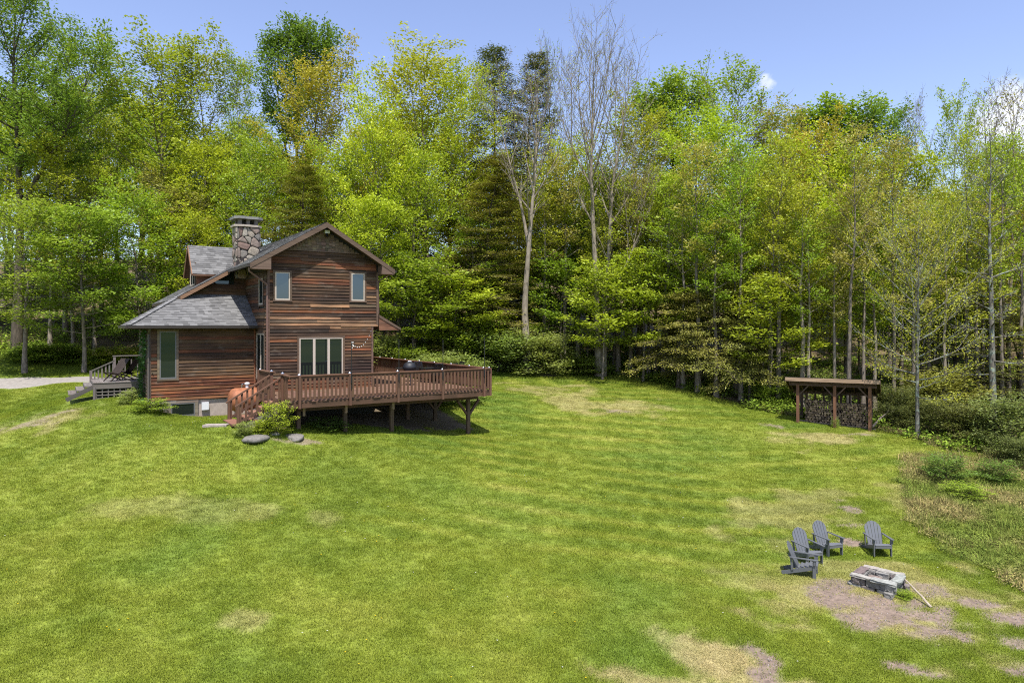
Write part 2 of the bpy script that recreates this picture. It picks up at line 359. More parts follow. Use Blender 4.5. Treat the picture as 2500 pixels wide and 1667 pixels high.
def masks(x, y):
    be = beyond_edge(x, y); forest = np.clip(be/1.2, 0, 1)
    meadow = np.clip(poly_mask(x, y, MEADOW).astype(float), 0, 1)
    dirt = ell_mask(x, y, DIRT, 41); dry = ell_mask(x, y, DRY, 53, 1.1, 1.4)
    u, v = hl(x, y)
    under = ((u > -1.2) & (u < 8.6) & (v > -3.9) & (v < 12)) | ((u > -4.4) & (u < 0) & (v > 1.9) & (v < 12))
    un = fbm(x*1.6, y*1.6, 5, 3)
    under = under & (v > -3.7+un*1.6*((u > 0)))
    return forest, meadow, dirt, dry, under
def c3(*c): return np.array(c, float)
def lawn_colour(x, y, forest, meadow, dirt, dry, under):
    a = fbm(x*.22, y*.22, 11, 4); b = fbm(x*.9, y*.9, 23, 4); c = fbm(x*4.5, y*4.5, 31, 3)
    r = np.sqrt(((x-SC.x)*.62)**2+(y-SC.y-3)**2)+(fbm(x*.12, y*.12, 77, 2)-.5)*1.6
    stripe = (np.sin(2*math.pi*r/1.25)*.5+.5)**1.6
    stripe = .5+(stripe-.5)*np.clip((vnoise(x*.45, y*.45, 9)-.1)*1.7, .05, 1)
    sw = np.clip((x+7)/5, 0, 1)*np.clip((y-16)/4, 0, 1)
    t = np.clip((a-.5)*2.1+.5, 0, 1)*.45+np.clip((b-.5)*2+.5, 0, 1)*.35+c*.2
    t = np.clip((t-.5)*(.85-.25*sw)+.5+(stripe-.40)*.46*sw, 0, 1)
    stops = [(0, c3(.112, .160, .020)), (.3, c3(.155, .207, .023)), (.55, c3(.203, .247, .029)), (.8, c3(.262, .288, .044)), (1, c3(.335, .335, .072))]
    xs = [s[0] for s in stops]; C = np.stack([np.interp(t, xs, [s[1][k] for s in stops]) for k in range(3)], -1)
    def mx(C, m, c): return C*(1-m[..., None])+c*m[..., None]
    dn = fbm(x*3, y*3, 61, 3)
    C = mx(C, dry*(.6+.4*dn), c3(.40, .33, .15))
    C = mx(C, meadow*.8*np.clip((b-.35)*3, 0, 1), c3(.20, .17, .07))
    bl = np.clip((vnoise(x*.35+9, y*.35, 101)-.62)*3.0, 0, 1)
    C = mx(C, bl*.35, c3(.095, .19, .030))
    return C
def ground_colour(x, y):
    forest, meadow, dirt, dry, under = masks(x, y)
    C = lawn_colour(x, y, forest, meadow, dirt, dry, under)*.80
    def mx(C, m, c): return C*(1-m[..., None])+c*m[..., None]
    n = fbm(x*5, y*5, 71, 4); sh = (.75+.5*n)[..., None]
    C = mx(C, dirt, c3(.195, .145, .112)*sh)
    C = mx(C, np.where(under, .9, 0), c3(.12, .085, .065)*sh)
    C = mx(C, forest, (c3(.15, .095, .058)*(1-n[..., None]*.7)+c3(.10, .10, .03)*n[..., None]*.7)*sh)
    return C

# ------------------------------------------------------------------ terrain sheet
def axis(a, b, step, lo, hi):
    core = list(np.arange(a, b+1e-6, step)); s = step; x = b; up = []
    while x < hi: s *= 1.25; x += s; up.append(min(x, hi))
    s = step; x = a; dn = []
    while x > lo: s *= 1.25; x -= s; dn.append(max(x, lo))
    return np.array(sorted(set(dn))+core+up)
gx = axis(-26, 26, .17, -900, 900); gy = axis(11, 50, .17, -300, 1500)
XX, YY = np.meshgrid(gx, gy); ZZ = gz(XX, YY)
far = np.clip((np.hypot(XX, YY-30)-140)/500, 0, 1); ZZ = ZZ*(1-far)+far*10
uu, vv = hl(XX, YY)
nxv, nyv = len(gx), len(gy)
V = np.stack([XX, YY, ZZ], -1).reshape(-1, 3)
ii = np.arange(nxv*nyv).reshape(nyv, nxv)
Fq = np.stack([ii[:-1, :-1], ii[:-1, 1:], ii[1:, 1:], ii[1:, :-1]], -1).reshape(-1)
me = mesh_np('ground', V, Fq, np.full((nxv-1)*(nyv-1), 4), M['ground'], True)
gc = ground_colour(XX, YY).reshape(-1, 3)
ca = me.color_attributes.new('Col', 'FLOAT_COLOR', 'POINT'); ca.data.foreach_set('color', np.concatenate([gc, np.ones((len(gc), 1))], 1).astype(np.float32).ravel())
tag(link('ground', me), 'sloping lawn and woodland floor around the house', 'ground', kind='structure')

# gravel drive on the left
def drape(name, cols, mat, lift=.03):
    """cols: list of (near, far) world points; a sheet following the ground"""
    vs = []; fs = []; k = 7
    for a, b in cols:
        for j in range(k):
            p = a.lerp(b, j/(k-1)); vs.append((p.x, p.y, g1(p.x, p.y)+lift*math.sin(math.pi*j/(k-1))**.5-.012))
    for i in range(len(cols)-1):
        for j in range(k-1): fs.append((i*k+j, i*k+j+1, (i+1)*k+j+1, (i+1)*k+j))
    m = bpy.data.meshes.new(name); m.from_pydata(vs, [], [f[::-1] for f in fs]); m.materials.append(mat); return link(name, m)
M['gravel'] = plain('gravel', (.25, .225, .20), .95, nsc=6, namt=.35, bmp=.8)
cols_ = []
for px in range(-420, 241, 30):
    a = G(px, 950-(px)*.075+3*math.sin(px*.03)); b = G(px, 921-px*.008+1.2*math.sin(px*.05+1)); cols_.append((a, b))
tag(drape('driveway', cols_, M['gravel'], .05), 'pale grey gravel driveway at the left edge', 'driveway', kind='structure')

# ------------------------------------------------------------------ HOUSE
house = empty('house', (*hw(0, 0), HB), HROT, 'two-storey weathered brown clapboard house with shingled roof and stone chimney', 'house')
HW_ = 5.04; WV = 2.0; WL = 4.31; PK = (2.43, 4.57); SL = .605
def roofz(u): return PK[1]-SL*abs(u-PK[0])            # upper surface of the main roof
LEN = 11.0
def jit(c, a=.12):
    k = 1+random.uniform(-a, a); return tuple(max(0, q*k*(1+random.uniform(-a*.4, a*.4))) for q in c)
PAL = {'dark': (.085, .045, .024), 'brown': (.13, .071, .035), 'grey': (.15, .103, .06), 'red': (.20, .074, .030), 'tan': (.30, .17, .088), 'orange': (.27, .105, .038), 'umber': (.055, .032, .020)}
def pick(w_):
    ks = list(w_); return jit(PAL[random.choices(ks, [w_[k] for k in ks])[0]])
def clap(parent, a, d, nrm, s0, s1, z0, h, c):
    """one clapboard: wedge, thick at the lower edge; a = wall origin (u,v), d = run direction, nrm = outward normal"""
    L = s1-s0; t0, t1 = .042, .008
    m = MB(); ys = [(0, -h/2), (-t0, -h/2), (-t1, h/2+.018), (0, h/2+.018)]
    for x in (-L/2, L/2): m.v += [(x, y, zz) for y, zz in ys]
    m.f = [(0, 1, 2, 3), (7, 6, 5, 4), (4, 5, 1, 0), (5, 6, 2, 1), (6, 7, 3, 2), (7, 4, 0, 3)]
    me = bpy.data.meshes.new('clapboard'); me.from_pydata(m.v, [], m.f); me.materials.append(M['siding'])
    o = link('clapboard', me, parent)
    x = Vector((d[0], d[1], 0)); y = -Vector((nrm[0], nrm[1], 0)); z = Vector((0, 0, 1))
    if x.cross(y).z < 0: x = -x
    mt = Matrix((x, y, z)).transposed().to_4x4(); s = (s0+s1)/2
    mt.translation = (a[0]+d[0]*s, a[1]+d[1]*s, Z(z0+h/2)); o.matrix_local = mt; o.color = (*c, 1)
def siding(parent, a, d, nrm, rng_fn, z0, z1, holes, colour, h=.142, maxlen=3.4):
    k = 0; z = z0
    while z < z1-.02:
        hh = min(h, z1-z); s = rng_fn(z+hh/2)
        if s and s[1]-s[0] > .05:
            segs = [s]
            for (a0, a1, b0, b1) in holes:
                if z+hh > b0+.01 and z < b1-.01:
                    ns = []
                    for q in segs:
                        if a1 <= q[0] or a0 >= q[1]: ns.append(q); continue
                        if q[0] < a0-.03: ns.append((q[0], a0))
                        if q[1] > a1+.03: ns.append((a1, q[1]))
                    segs = ns
            for q in segs:
                cuts = [q[0]]
                while q[1]-cuts[-1] > maxlen: cuts.append(cuts[-1]+random.uniform(1.1, maxlen))
                cuts.append(q[1])
                if len(cuts) > 2 and cuts[-1]-cuts[-2] < .4: cuts.pop(-2)
                for i in range(len(cuts)-1): clap(parent, a, d, nrm, cuts[i]+.002, cuts[i+1]-.002, z, hh, colour(z, (cuts[i]+cuts[i+1])/2))
        z += h; k += 1
TR = (.14, .092, .064)
def px_on_wall(px, py, v):                              # photo pixel -> (u, zrel) on the wall plane v = const
    r = (px-CX)/F; bx, by = O2.x-UY*v, O2.y+UX*v
    u = (r*by-bx)/(UX-r*UY); dd = by+UY*u; return u, -(py-CY)/F*dd
def window(parent, u0, u1, z0, z1, v, nrm=(0, -1), panes=1, frame='white_frame', trim=TR, tw=.085, name='window', trimside=True):
    """window in a wall plane; for nrm (0,-1) the run is u at v, for nrm (-1,0) the run is v at u=v"""
    grp = MB(); f = nrm == (0, -1)
    def pt(s, off, z): return (s, v-off, Z(z)) if f else (v-off, s, Z(z))
    def bar(mb, s0, s1, za, zb, d0, d1):
        c = pt((s0+s1)/2, (d0+d1)/2, (za+zb)/2); mb.box(c, (s1-s0, d1-d0, zb-za) if f else (d1-d0, s1-s0, zb-za))
    fr = MB(); e = .05
    for (s0, s1, za, zb) in ((u0, u0+e, z0, z1), (u1-e, u1, z0, z1), (u0+e, u1-e, z0, z0+e+.015), (u0+e, u1-e, z1-e, z1)): bar(fr, s0, s1, za, zb, -.02, .056)
    pw = (u1-u0)/panes
    for k in range(1, panes): bar(fr, u0+k*pw-.055, u0+k*pw+.055, z0+e+.015, z1-e, -.02, .053)
    wo = fr.build(name, M[frame], parent)
    for k in range(panes):
        g = MB(); bar(g, u0+k*pw+.045, u0+(k+1)*pw-.045, z0+.05, z1-.04, -.015, .03)
        go = g.build('pane', M['glass_upper' if z0 > .5 and f else 'glass'], None); go.parent = wo; go.location = Vector(go.location)-Vector(wo.location)
    for (s0, s1, za, zb) in ((u0-tw, u0-.002, z0, z1), (u1+.002, u1+tw, z0, z1), (u0-tw-.015, u1+tw+.015, z0-tw*.8, z0-.002), (u0-tw-.01, u1+tw+.01, z1+.002, z1+tw)):
        b = MB(); bar(b, s0, s1, za, zb, .0, .068 if za < z0 else .062); t = b.build('casing', M['trim'], None); t.parent = wo; t.location = Vector(t.location)-Vector(wo.location); t.color = (*jit(trim), 1)
    return (u0-tw, u1+tw, z0-tw*.8, z1+tw)

# solid cores of the walls (dark sheathing just behind the boards)
core = MB()
core.prism([(0.01, .012, Z(-5)), (4.78, .012, Z(-5)), (4.78, .012, Z(.3)), (HW_-.01, .012, Z(.3)), (HW_-.01, .012, Z(roofz(HW_)-.12)), (PK[0], .012, Z(PK[1]-.12)), (.01, .012, Z(roofz(0)-.12))], (0, LEN-.6, 0))
core.build('wall', M['interior'], house)
core = MB(); core.prism([(-WL+.01, WV+.012, Z(-3.2)), (.0, WV+.012, Z(-3.2)), (.0, WV+.012, Z(.02)), (-WL+.01, WV+.012, Z(.02))], (0, 5.2-WV-.02, 0)); core.build('wall', M['interior'], house)
core = MB(); core.prism([(-2.95, 5.2, Z(-3.2)), (.0, 5.2, Z(-3.2)), (.0, 5.2, Z(1.19)), (-2.95, 5.2, Z(1.19))], (0, LEN-5.8, 0)); core.build('wall', M['interior'], house)
siding(house, (-2.95, 0), (0, 1), (-1, 0), lambda z: (5.22, LEN-.6), -3.1, 1.2, [], lambda z, s: pick({'brown': 3, 'grey': 2, 'dark': 2}))
# recessed upper wall behind the hip roof
core = MB(); core.prism([(-2.95, 3.95, Z(1.2)), (.0, 3.95, Z(1.2)), (.0, 3.95, Z(roofz(0)-.15)), (-2.95, 3.95, Z(roofz(-2.95)-.12))], (0, 5, 0)); core.build('wall', M['interior'], house)
# foundations
fd = MB().box((-WL/2, WV+.05+1.55, Z(-3.95)), (WL-.06, 3.1, 1.5)); fd.build('foundation', M['concrete'], house)
fd = MB().box((2.4, .06+3, Z(-3.9)), (4.7, 6, 1.95)); fd.build('foundation', M['concrete'], house)

# windows first, they leave holes in the siding
holes_g = []
a0 = px_on_wall(671, 664, 0); a1 = px_on_wall(707, 733, 0); holes_g.append(window(house, a0[0], a1[0], a1[1], a0[1], 0))
a0 = px_on_wall(857, 667, 0); a1 = px_on_wall(889, 735, 0); holes_g.append(window(house, a0[0], a1[0], a1[1], a0[1], 0))
a0 = px_on_wall(730, 825, 0); a1 = px_on_wall(836, 916, 0); holes_g.append(window(house, a0[0], a1[0], a1[1], a0[1], 0, panes=3))
def gable_c(z, s):
    if z < -2.2: return pick({'brown': 3, 'red': 2, 'grey': 2})
    r = random.random()
    if -.15 < z < .35 and r < .35: return jit(PAL['tan'])
    if z > 1.6: return pick({'brown': 3, 'grey': 1.5, 'dark': 2.5, 'red': 2.0, 'orange': .6})
    return pick({'dark': 4, 'umber': 2, 'brown': 3, 'red': 2.0, 'grey': .5, 'tan': .15})
SHZ = px_on_wall(800, 615, 0)[1]
def gr(z):
    if z > roofz(0)-.3: return None if False else (max(.0, PK[0]-(PK[1]-.2-z)/SL), min(HW_, PK[0]+(PK[1]-.2-z)/SL))
    return (.09, HW_-.10 if z > .05 else 4.70)
siding(house, (0, 0), (1, 0), (0, -1), gr, -2.84, SHZ, holes_g, gable_c)
# two loose, paler replacement boards
for (pa, pb) in (((757, 745), (852, 751)), ((831, 791), (922, 797))):
    a_ = px_on_wall(*pa, 0); b_ = px_on_wall(*pb, 0)
    clap(house, (0, -.024), (1, 0), (0, -1), a_[0], b_[0], b_[1], .11, PAL['tan'])
# corner boards
for (u, z0, z1) in ((.045, -2.84, 2.5), (HW_-.05, .02, 2.5), (4.74, -2.84, -.0)):
    b = MB().box((u, -.022, Z((z0+z1)/2)), (.09, .05, z1-z0)); o = b.build('corner_board', M['trim'], house); o.color = (*jit((.17, .11, .08)), 1)
# overhang soffit of the upper storey on the right
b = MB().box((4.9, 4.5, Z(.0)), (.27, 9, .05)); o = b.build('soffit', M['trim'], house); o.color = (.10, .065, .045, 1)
# cedar shakes in the gable
z = SHZ+.01; row = 0
b = MB().box((PK[0], -.02, Z(SHZ+.0)), (2*(PK[1]-.25-SHZ)/SL, .05, .035)); o = b.build('ledge', M['trim'], house); o.color = (.22, .15, .11, 1)
while z < PK[1]-.3:
    hw_ = (PK[1]-.24-z)/SL; s = PK[0]-hw_+random.uniform(0, .1)
    while s < PK[0]+hw_-.05:
        wd = random.uniform(.11, .22); dz = random.choice((0, 0, -.03, -.055)); e = min(s+wd, PK[0]+hw_)
        ht = .19; top = min(z+ht, PK[1]-.22-SL*max(abs(s-PK[0]), abs(e-PK[0])))
        if top-z-dz > .05 and e-s > .05:
            m = MB(); y0 = -.03-random.uniform(0, .012); zz0 = z+(dz if row else 0)
            m.prism([(s+.004, 0.01, Z(zz0)), (s+.004, y0, Z(zz0)), (s+.004, -.008, Z(top)), (s+.004, .01, Z(top))], (e-s-.008, 0, 0))
            o = m.build('shake', M['siding'], house); o.color = (*jit((.25, .18, .125), .22), 1)
        s = e
    z += .15; row += 1

# left side wall of the tall block (faces -u)
hs_ = [window(house, .55, 1.25, .92, 2.05, 0, (-1, 0)), window(house, .30, 1.65, -2.35, -.35, 0, (-1, 0), panes=2)]
siding(house, (0, 0), (0, 1), (-1, 0), lambda z: (.03, 3.95 if z > 1.4 else WV+(.0 if z < 0 else max(0, (z)/.6))), -3.1, 2.35, hs_, gable_c)
# wing front wall
hwg = []
a0 = px_on_wall(389, 809, WV); a1 = px_on_wall(430, 924, WV); hwg.append(window(house, a0[0], a1[0], a1[1], a0[1], WV, frame='grey_frame', trim=(.21, .16, .11)))
a0 = px_on_wall(417, 985, WV); a1 = px_on_wall(476, 1014, WV)
hb_ = window(house, a0[0], a1[0], a1[1], a0[1], WV+.04, frame='grey_frame', trim=(.25, .20, .16), tw=.12)
def wing_c(z, s):
    if z < -2.25: return jit(random.choice(((.22, .083, .03), (.17, .06, .024), (.145, .05, .022), (.25, .105, .042))))
    return pick({'brown': 4, 'grey': 1.6 if z > -2 else 3, 'dark': 2, 'red': 1})
siding(house, (0, WV), (1, 0), (0, -1), lambda z: (-WL+.1, -.02), -3.16, -.02, hwg, wing_c)
b = MB().box((-WL+.05, WV-.018, Z(-1.62)), (.1, .04, 3.3)); o = b.build('corner_board', M['trim'], house); o.color = (.12, .08, .06, 1)
b = MB().box((-.05, WV-.03, Z(-1.55)), (.09, .05, 3.0)); o = b.build('corner_board', M['trim'], house); o.color = (.26, .10, .05, 1)
siding(house, (-WL, 0), (0, 1), (-1, 0), lambda z: (WV+.02, 5.2), -3.2, -.05, [], lambda z, s: pick({'brown': 3, 'grey': 3, 'dark': 2}))
b = MB().box((-WL-.02, WV+.06, Z(-1.62)), (.04, .12, 3.3)); o = b.build('corner_board', M['trim'], house); o.color = (.15, .10, .075, 1)
# recessed upper wall: boards and the triangular window
tri = [(-1.75, 1.95), (-.55, 1.95), (-.55, 2.55)]
def rw(z):
    lo = max(-2.9, PK[0]-(PK[1]-.2-z)/SL); return (lo, -.02) if lo < -.1 else None
siding(house, (0, 3.93), (1, 0), (0, -1), rw, 1.3, 2.9, [], lambda z, s: pick({'brown': 3, 'dark': 3, 'red': 1}))
m = MB(); m.prism([(u, 3.885, Z(zz)) for u, zz in tri], (0, .03, 0)); wt = m.build('window', M['glass'], house)
for i in range(3):
    p_, q_ = tri[i], tri[(i+1) % 3]; o = beam('casing', (p_[0], 3.88, Z(p_[1])), (q_[0], 3.88, Z(q_[1])), .07, .07, M['trim'], None); L0 = Vector(wt.location)
    o.parent = wt; mt = o.matrix_local.copy(); mt.translation -= L0; o.matrix_local = mt; o.color = (.11, .07, .05, 1)

# ---- roofs
def shingle_plane(parent, org, ex, ey, poly, name='shingles', exposure=.142, tone=1.0):
    """tabs over a convex polygon given in (along, up-slope) coordinates of the plane org + a*ex + b*ey"""
    org = Vector(org); ex = Vector(ex).normalized(); ey = Vector(ey).normalized(); n = ex.cross(ey).normalized()
    Vv = []; Ff = []; Cc = []
    b0 = min(p[1] for p in poly); b1 = max(p[1] for p in poly); r = 0; b = b0
    def span(t):
        xs = []
        for i in range(len(poly)):
            (x0, y0), (x1, y1) = poly[i], poly[(i+1) % len(poly)]
            if (y0-t)*(y1-t) <= 0 and abs(y1-y0) > 1e-9: xs.append(x0+(x1-x0)*(t-y0)/(y1-y0))
        return (min(xs), max(xs)) if len(xs) > 1 else None
    while b < b1-.01:
        top = min(b+exposure, b1); s0 = span(b+.001); s1 = span(top-.001)
        if s0 and s1:
            lo, hi = min(s0[0], s1[0]), max(s0[1], s1[1]); a = lo+random.uniform(-.3, 0)
            tone_row = random.uniform(.93, 1.07)
            while a < hi:
                wd = random.uniform(.14, .30); A0 = max(a, lo); A1 = min(a+wd, hi); a += wd
                if A1-A0 < .02: continue
                def cl(x, s): return min(max(x, s[0]), s[1])
                th = .012+random.choice((0, .008, .008)); k = len(Vv)
                p = [org+ex*cl(A0, s0)+ey*b+n*th, org+ex*cl(A1, s0)+ey*b+n*th, org+ex*cl(A1, s1)+ey*(top+.01)+n*.005, org+ex*cl(A0, s1)+ey*(top+.01)+n*.005, org+ex*cl(A0, s0)+ey*b-n*.01, org+ex*cl(A1, s0)+ey*b-n*.01]
                Vv += [tuple(q) for q in p]; Ff += [(k, k+1, k+2, k+3), (k+4, k+5, k+1, k)]
                g = random.choice((.095, .11, .122, .135, .148, .165))*tone*tone_row; cc = (g*1.02, g, g*.985, 1); Cc += [cc]*6
        b += exposure; r += 1
    me = bpy.data.meshes.new(name); me.from_pydata(Vv, [], Ff); me.materials.append(M['shingle'])
    c = me.color_attributes.new('Col', 'FLOAT_COLOR', 'POINT'); c.data.foreach_set('color', np.array(Cc, np.float32).ravel())
    o = link(name, me, parent); o['kind'] = 'stuff'; return o
FA = (.145, .098, .07)
roof = MB()
t_ = .13
OV = -.52; RE = PK[0]+3.22; LB = -.82
def plane_pts(u0, u1, v0, v1, dz=0): return [(u0, v0, Z(roofz(u0)+dz)), (u1, v0, Z(roofz(u1)+dz)), (u1, v1, Z(roofz(u1)+dz)), (u0, v1, Z(roofz(u0)+dz))]
roof.prism(plane_pts(PK[0], RE, OV, LEN, -t_), (0, 0, t_-.008)); roof.prism(plane_pts(LB, PK[0], OV, LEN, -t_), (0, 0, t_-.008)); roof.prism(plane_pts(-3.25, LB, 3.45, LEN, -t_), (0, 0, t_-.008))
ro = roof.build('roof', M['rough_timber'], house, centre=False); ro.color = (.10, .07, .05, 1)
cs = 1/math.sqrt(1+SL*SL); up_r = Vector((-cs, 0, SL*cs)); up_l = Vector((cs, 0, SL*cs))
shingle_plane(ro, (RE, OV, Z(roofz(RE))), (0, 1, 0), up_r, [(0, 0), (LEN-OV, 0), (LEN-OV, (RE-PK[0])/cs), (0, (RE-PK[0])/cs)])
shingle_plane(ro, (LB, OV, Z(roofz(LB))), (0, -1, 0), up_l, [(0, 0), (OV-LEN, 0), (OV-LEN, (PK[0]-LB)/cs), (0, (PK[0]-LB)/cs)])
shingle_plane(ro, (-3.25, 3.45, Z(roofz(-3.25))), (0, -1, 0), up_l, [(0, 0), (3.45-LEN, 0), (3.45-LEN, (LB+3.25)/cs), (0, (LB+3.25)/cs)])
# ridge caps
# hip roof over the wing: front plane rises from the eave, left plane is the main slope carried down
EV = 1.5; EU = -5.08; WB = 5.2; HS = .60; HTOP = 3.95
hp = [(EU, EV), (.0, EV), (.0, HTOP), (EU+(HTOP-EV)*HS/SL, HTOP)]
hz = lambda v: HS*(v-EV)
hip = MB(); hip.prism([(u, v, Z(hz(v)-.10)) for u, v in hp], (0, 0, .09))
LHP = [(EU, EV), (EU+(HTOP-EV)*HS/SL, HTOP), (EU+(HTOP-EV)*HS/SL, WB+.35), (EU, WB+.35)]
lz = lambda u: SL*(u-EU)
hip.prism([(u, v, Z(lz(u)-.10)) for u, v in LHP], (0, 0, .09))
hr = hip.build('hip_roof', M['rough_timber'], house, centre=False); hr.color = (.08, .055, .045, 1)
ch = 1/math.sqrt(1+HS*HS)
shingle_plane(hr, (EU, EV, Z(0)), (1, 0, 0), (0, ch, HS*ch), [(0, 0), (-EU, 0), (-EU, (HTOP-EV)/ch), ((HTOP-EV)*HS/SL, (HTOP-EV)/ch)])
shingle_plane(hr, (EU, EV, Z(0)), (0, -1, 0), up_l, [(0, 0), (EV-WB-.35, 0), (EV-WB-.35, (HTOP-EV)*HS/SL/cs), (-(HTOP-EV), (HTOP-EV)*HS/SL/cs)])
# hip cap
for k in range(16):
    f = (k+.5)/16; w0 = f*(HTOP-EV); p = Vector((EU+w0*HS/SL, EV+w0, Z(HS*w0)+.03)); dr = Vector((HS/SL, 1, HS)).normalized()
    o = beam('hip_cap', p-dr*.11, p+dr*.10, .20, .02, M['greywood'], hr, c=(.20*random.uniform(.8, 1.2),)*3)
# eave gutter and fascia of the wing
o = beam('gutter', (EU-.02, EV-.04, Z(-.055)), (-.02, EV-.04, Z(-.055)), .10, .10, M['metalroof'], house)
o = beam('gutter', (EU-.05, EV+.0, Z(-.055)), (EU-.05, WB+.35, Z(-.055)), .10, .10, M['metalroof'], house)
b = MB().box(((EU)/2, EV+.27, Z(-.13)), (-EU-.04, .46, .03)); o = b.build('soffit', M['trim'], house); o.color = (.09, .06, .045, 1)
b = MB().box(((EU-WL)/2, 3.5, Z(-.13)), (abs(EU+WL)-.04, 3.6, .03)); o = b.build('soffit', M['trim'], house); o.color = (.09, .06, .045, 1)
# rake boards and eave returns of the front gable
for (u0, u1) in ((PK[0], RE), (PK[0], LB)):
    m = MB(); d_ = .20
    m.prism([(u0, OV-.035, Z(roofz(u0)-.012)), (u1, OV-.035, Z(roofz(u1)-.012)), (u1, OV-.035, Z(roofz(u1)-.012-d_)), (u0, OV-.035, Z(roofz(u0)-.012-d_*1.15))], (0, .04, 0))
    o = m.build('rake_board', M['trim'], ro); o.color = (*FA, 1)
m = MB(); m.prism([(0.03, OV-.018, Z(roofz(0)-.2)), (LB+.02, OV-.018, Z(roofz(LB)-.2)), (LB+.02, OV-.018, Z(roofz(LB)-.24)), (0.03, OV-.018, Z(roofz(LB)-.24))], (0, .5, 0)); o = m.build('eave_return', M['trim'], ro); o.color = (.18, .12, .09, 1)
m = MB(); m.prism([(HW_-.02, OV-.018, Z(roofz(HW_)-.2)), (HW_-.02, OV-.018, Z(roofz(RE)-.24)), (RE-.02, OV-.018, Z(roofz(RE)-.24)), (RE-.02, OV-.018, Z(roofz(RE)-.2))], (0, .5, 0)); o = m.build('eave_return', M['trim'], ro); o.color = (.18, .12, .09, 1)
o = beam('gutter', (LB-.05, OV+.02, Z(roofz(LB)-.10)), (LB-.05, 3.4, Z(roofz(LB)-.10)), .11, .10, M['metalroof'], house)
o = beam('gutter', (RE+.05, OV+.02, Z(roofz(RE)-.10)), (RE+.05, LEN-.2, Z(roofz(RE)-.10)), .11, .10, M['metalroof'], house)
# rake of the long left slope, set back
m = MB(); m.prism([(LB, 3.41, Z(roofz(LB)-.03)), (-2.9, 3.41, Z(roofz(-2.9)-.03)), (-2.9, 3.41, Z(roofz(-2.9)-.2)), (LB, 3.41, Z(roofz(LB)-.2))], (0, .04, 0)); o = m.build('rake_board', M['trim'], ro); o.color = (.26, .15, .09, 1)
# side porch roof on the right
sp = MB(); s0, s1 = HW_+.01, HW_+1.1; q0, q1 = .52, -.10
sp.prism([(s0, -.1, Z(q0-.1)), (s1, -.1, Z(q1-.1)), (s1, 8.5, Z(q1-.1)), (s0, 8.5, Z(q0-.1))], (0, 0, .09)); so = sp.build('side_roof', M['rough_timber'], house, centre=False); so.color = (.12, .08, .06, 1)
k_ = math.hypot(s1-s0, q0-q1); shingle_plane(so, (s1, -.1, Z(q1)), (0, 1, 0), ((s0-s1)/k_, 0, (q0-q1)/k_), [(0, 0), (8.6, 0), (8.6, k_), (0, k_)])
m = MB(); m.prism([(s0, -.135, Z(q0-.01)), (s1, -.135, Z(q1-.01)), (s1, -.135, Z(q1-.12)), (s0, -.135, Z(q0-.15))], (0, .034, 0)); o = m.build('rake_board', M['trim'], so); o.color = (*FA, 1)
m = MB(); m.prism([(s0, -.11, Z(q0-.16)), (s1-.05, -.11, Z(q1-.12)), (s0, -.11, Z(q1-.12))], (0, .04, 0)); o = m.build('eave_return', M['siding'], so); o.color = (.25, .12, .07, 1)
# downspout with elbows
ds = MB(); ds.tube([(LB+.02, OV+.3, Z(roofz(LB)-.16)), (LB+.04, OV+.3, Z(roofz(LB)-.32)), (-.02, -.07, Z(1.75)), (-.02, -.07, Z(1.5)), (-.02, -.07, Z(-2.7))], .042, 6); o = ds.build('downspout', plain('brown_downspout', (.15, .085, .07), .5), house)
ds = MB(); ds.tube([(-WL+.02, EV+.0, Z(-.12)), (-WL-.0, WV-.06, Z(-.35)), (-WL-.0, WV-.07, Z(-3.2))], .042, 6); ds.build('downspout', plain('grey_downspout', (.09, .075, .07), .5), house)
ds = MB(); ds.tube([(RE+.02, .1, Z(roofz(RE)-.16)), (HW_+.04, .06, Z(roofz(RE)-.55)), (HW_+.04, .06, Z(.55))], .042, 6); ds.build('downspout', plain('brown_downspout_b', (.15, .085, .07), .5), house)
# flood lamp under the peak
u_, z_ = px_on_wall(796, 567, -.05)
fl = MB().box((u_, -.16, Z(z_)), (.22, .18, .14)); fo = fl.build('flood_lamp', M['plastic_white'], house); m = MB().tube([(0, .02, -.06), (0, -.03, -.2)], [.05, .07], 8); lo_ = m.build('lamp_head', M['black_metal'], None); lo_.parent = fo
# meter box, pipes on the foundation
u_, z_ = px_on_wall(501, 991, WV-.1)
b = MB().box((u_, WV-.06, Z(z_)), (.28, .12, .33)); b.build('meter_box', M['plastic_white'], house)
# skirt board at the bottom of the wing
b = MB().box((-WL+.55, WV-.012, Z(-3.24)), (1.0, .03, .12)); o = b.build('skirt_board', M['trim'], house); o.color = (.30, .26, .22, 1)

# dormer facing left on the long slope
dv0, dv1, dvc = 5.2, 7.8, 6.5; dz_r = 3.93; dz_e = 2.46; du = -2.15
dk = (dz_r-dz_e)/(dvc-dv0)
dm = MB()
ue = lambda zz: PK[0]-(PK[1]-zz)/SL
dm.prism([(du, dvc, Z(dz_r)), (ue(dz_r)+.2, dvc, Z(dz_r)), (ue(dz_e)+.2, dv0, Z(dz_e)), (du, dv0, Z(dz_e))], (0, 0, -.09))
dm.prism([(du, dvc, Z(dz_r)), (du, dv1, Z(dz_e)), (ue(dz_e)+.2, dv1, Z(dz_e)), (ue(dz_r)+.2, dvc, Z(dz_r))], (0, 0, -.09))
dr_ = dm.build('dormer', M['rough_timber'], house, centre=False); dr_.color = (.17, .09, .055, 1)
kk = math.sqrt(1+dk*dk); sl_ = (dvc-dv0)*kk
shingle_plane(dr_, (du, dv0, Z(dz_e)), (1, 0, 0), (0, 1/kk, dk/kk), [(0, 0), (ue(dz_e)-du, 0), (ue(dz_r)-du, sl_), (0, sl_)])
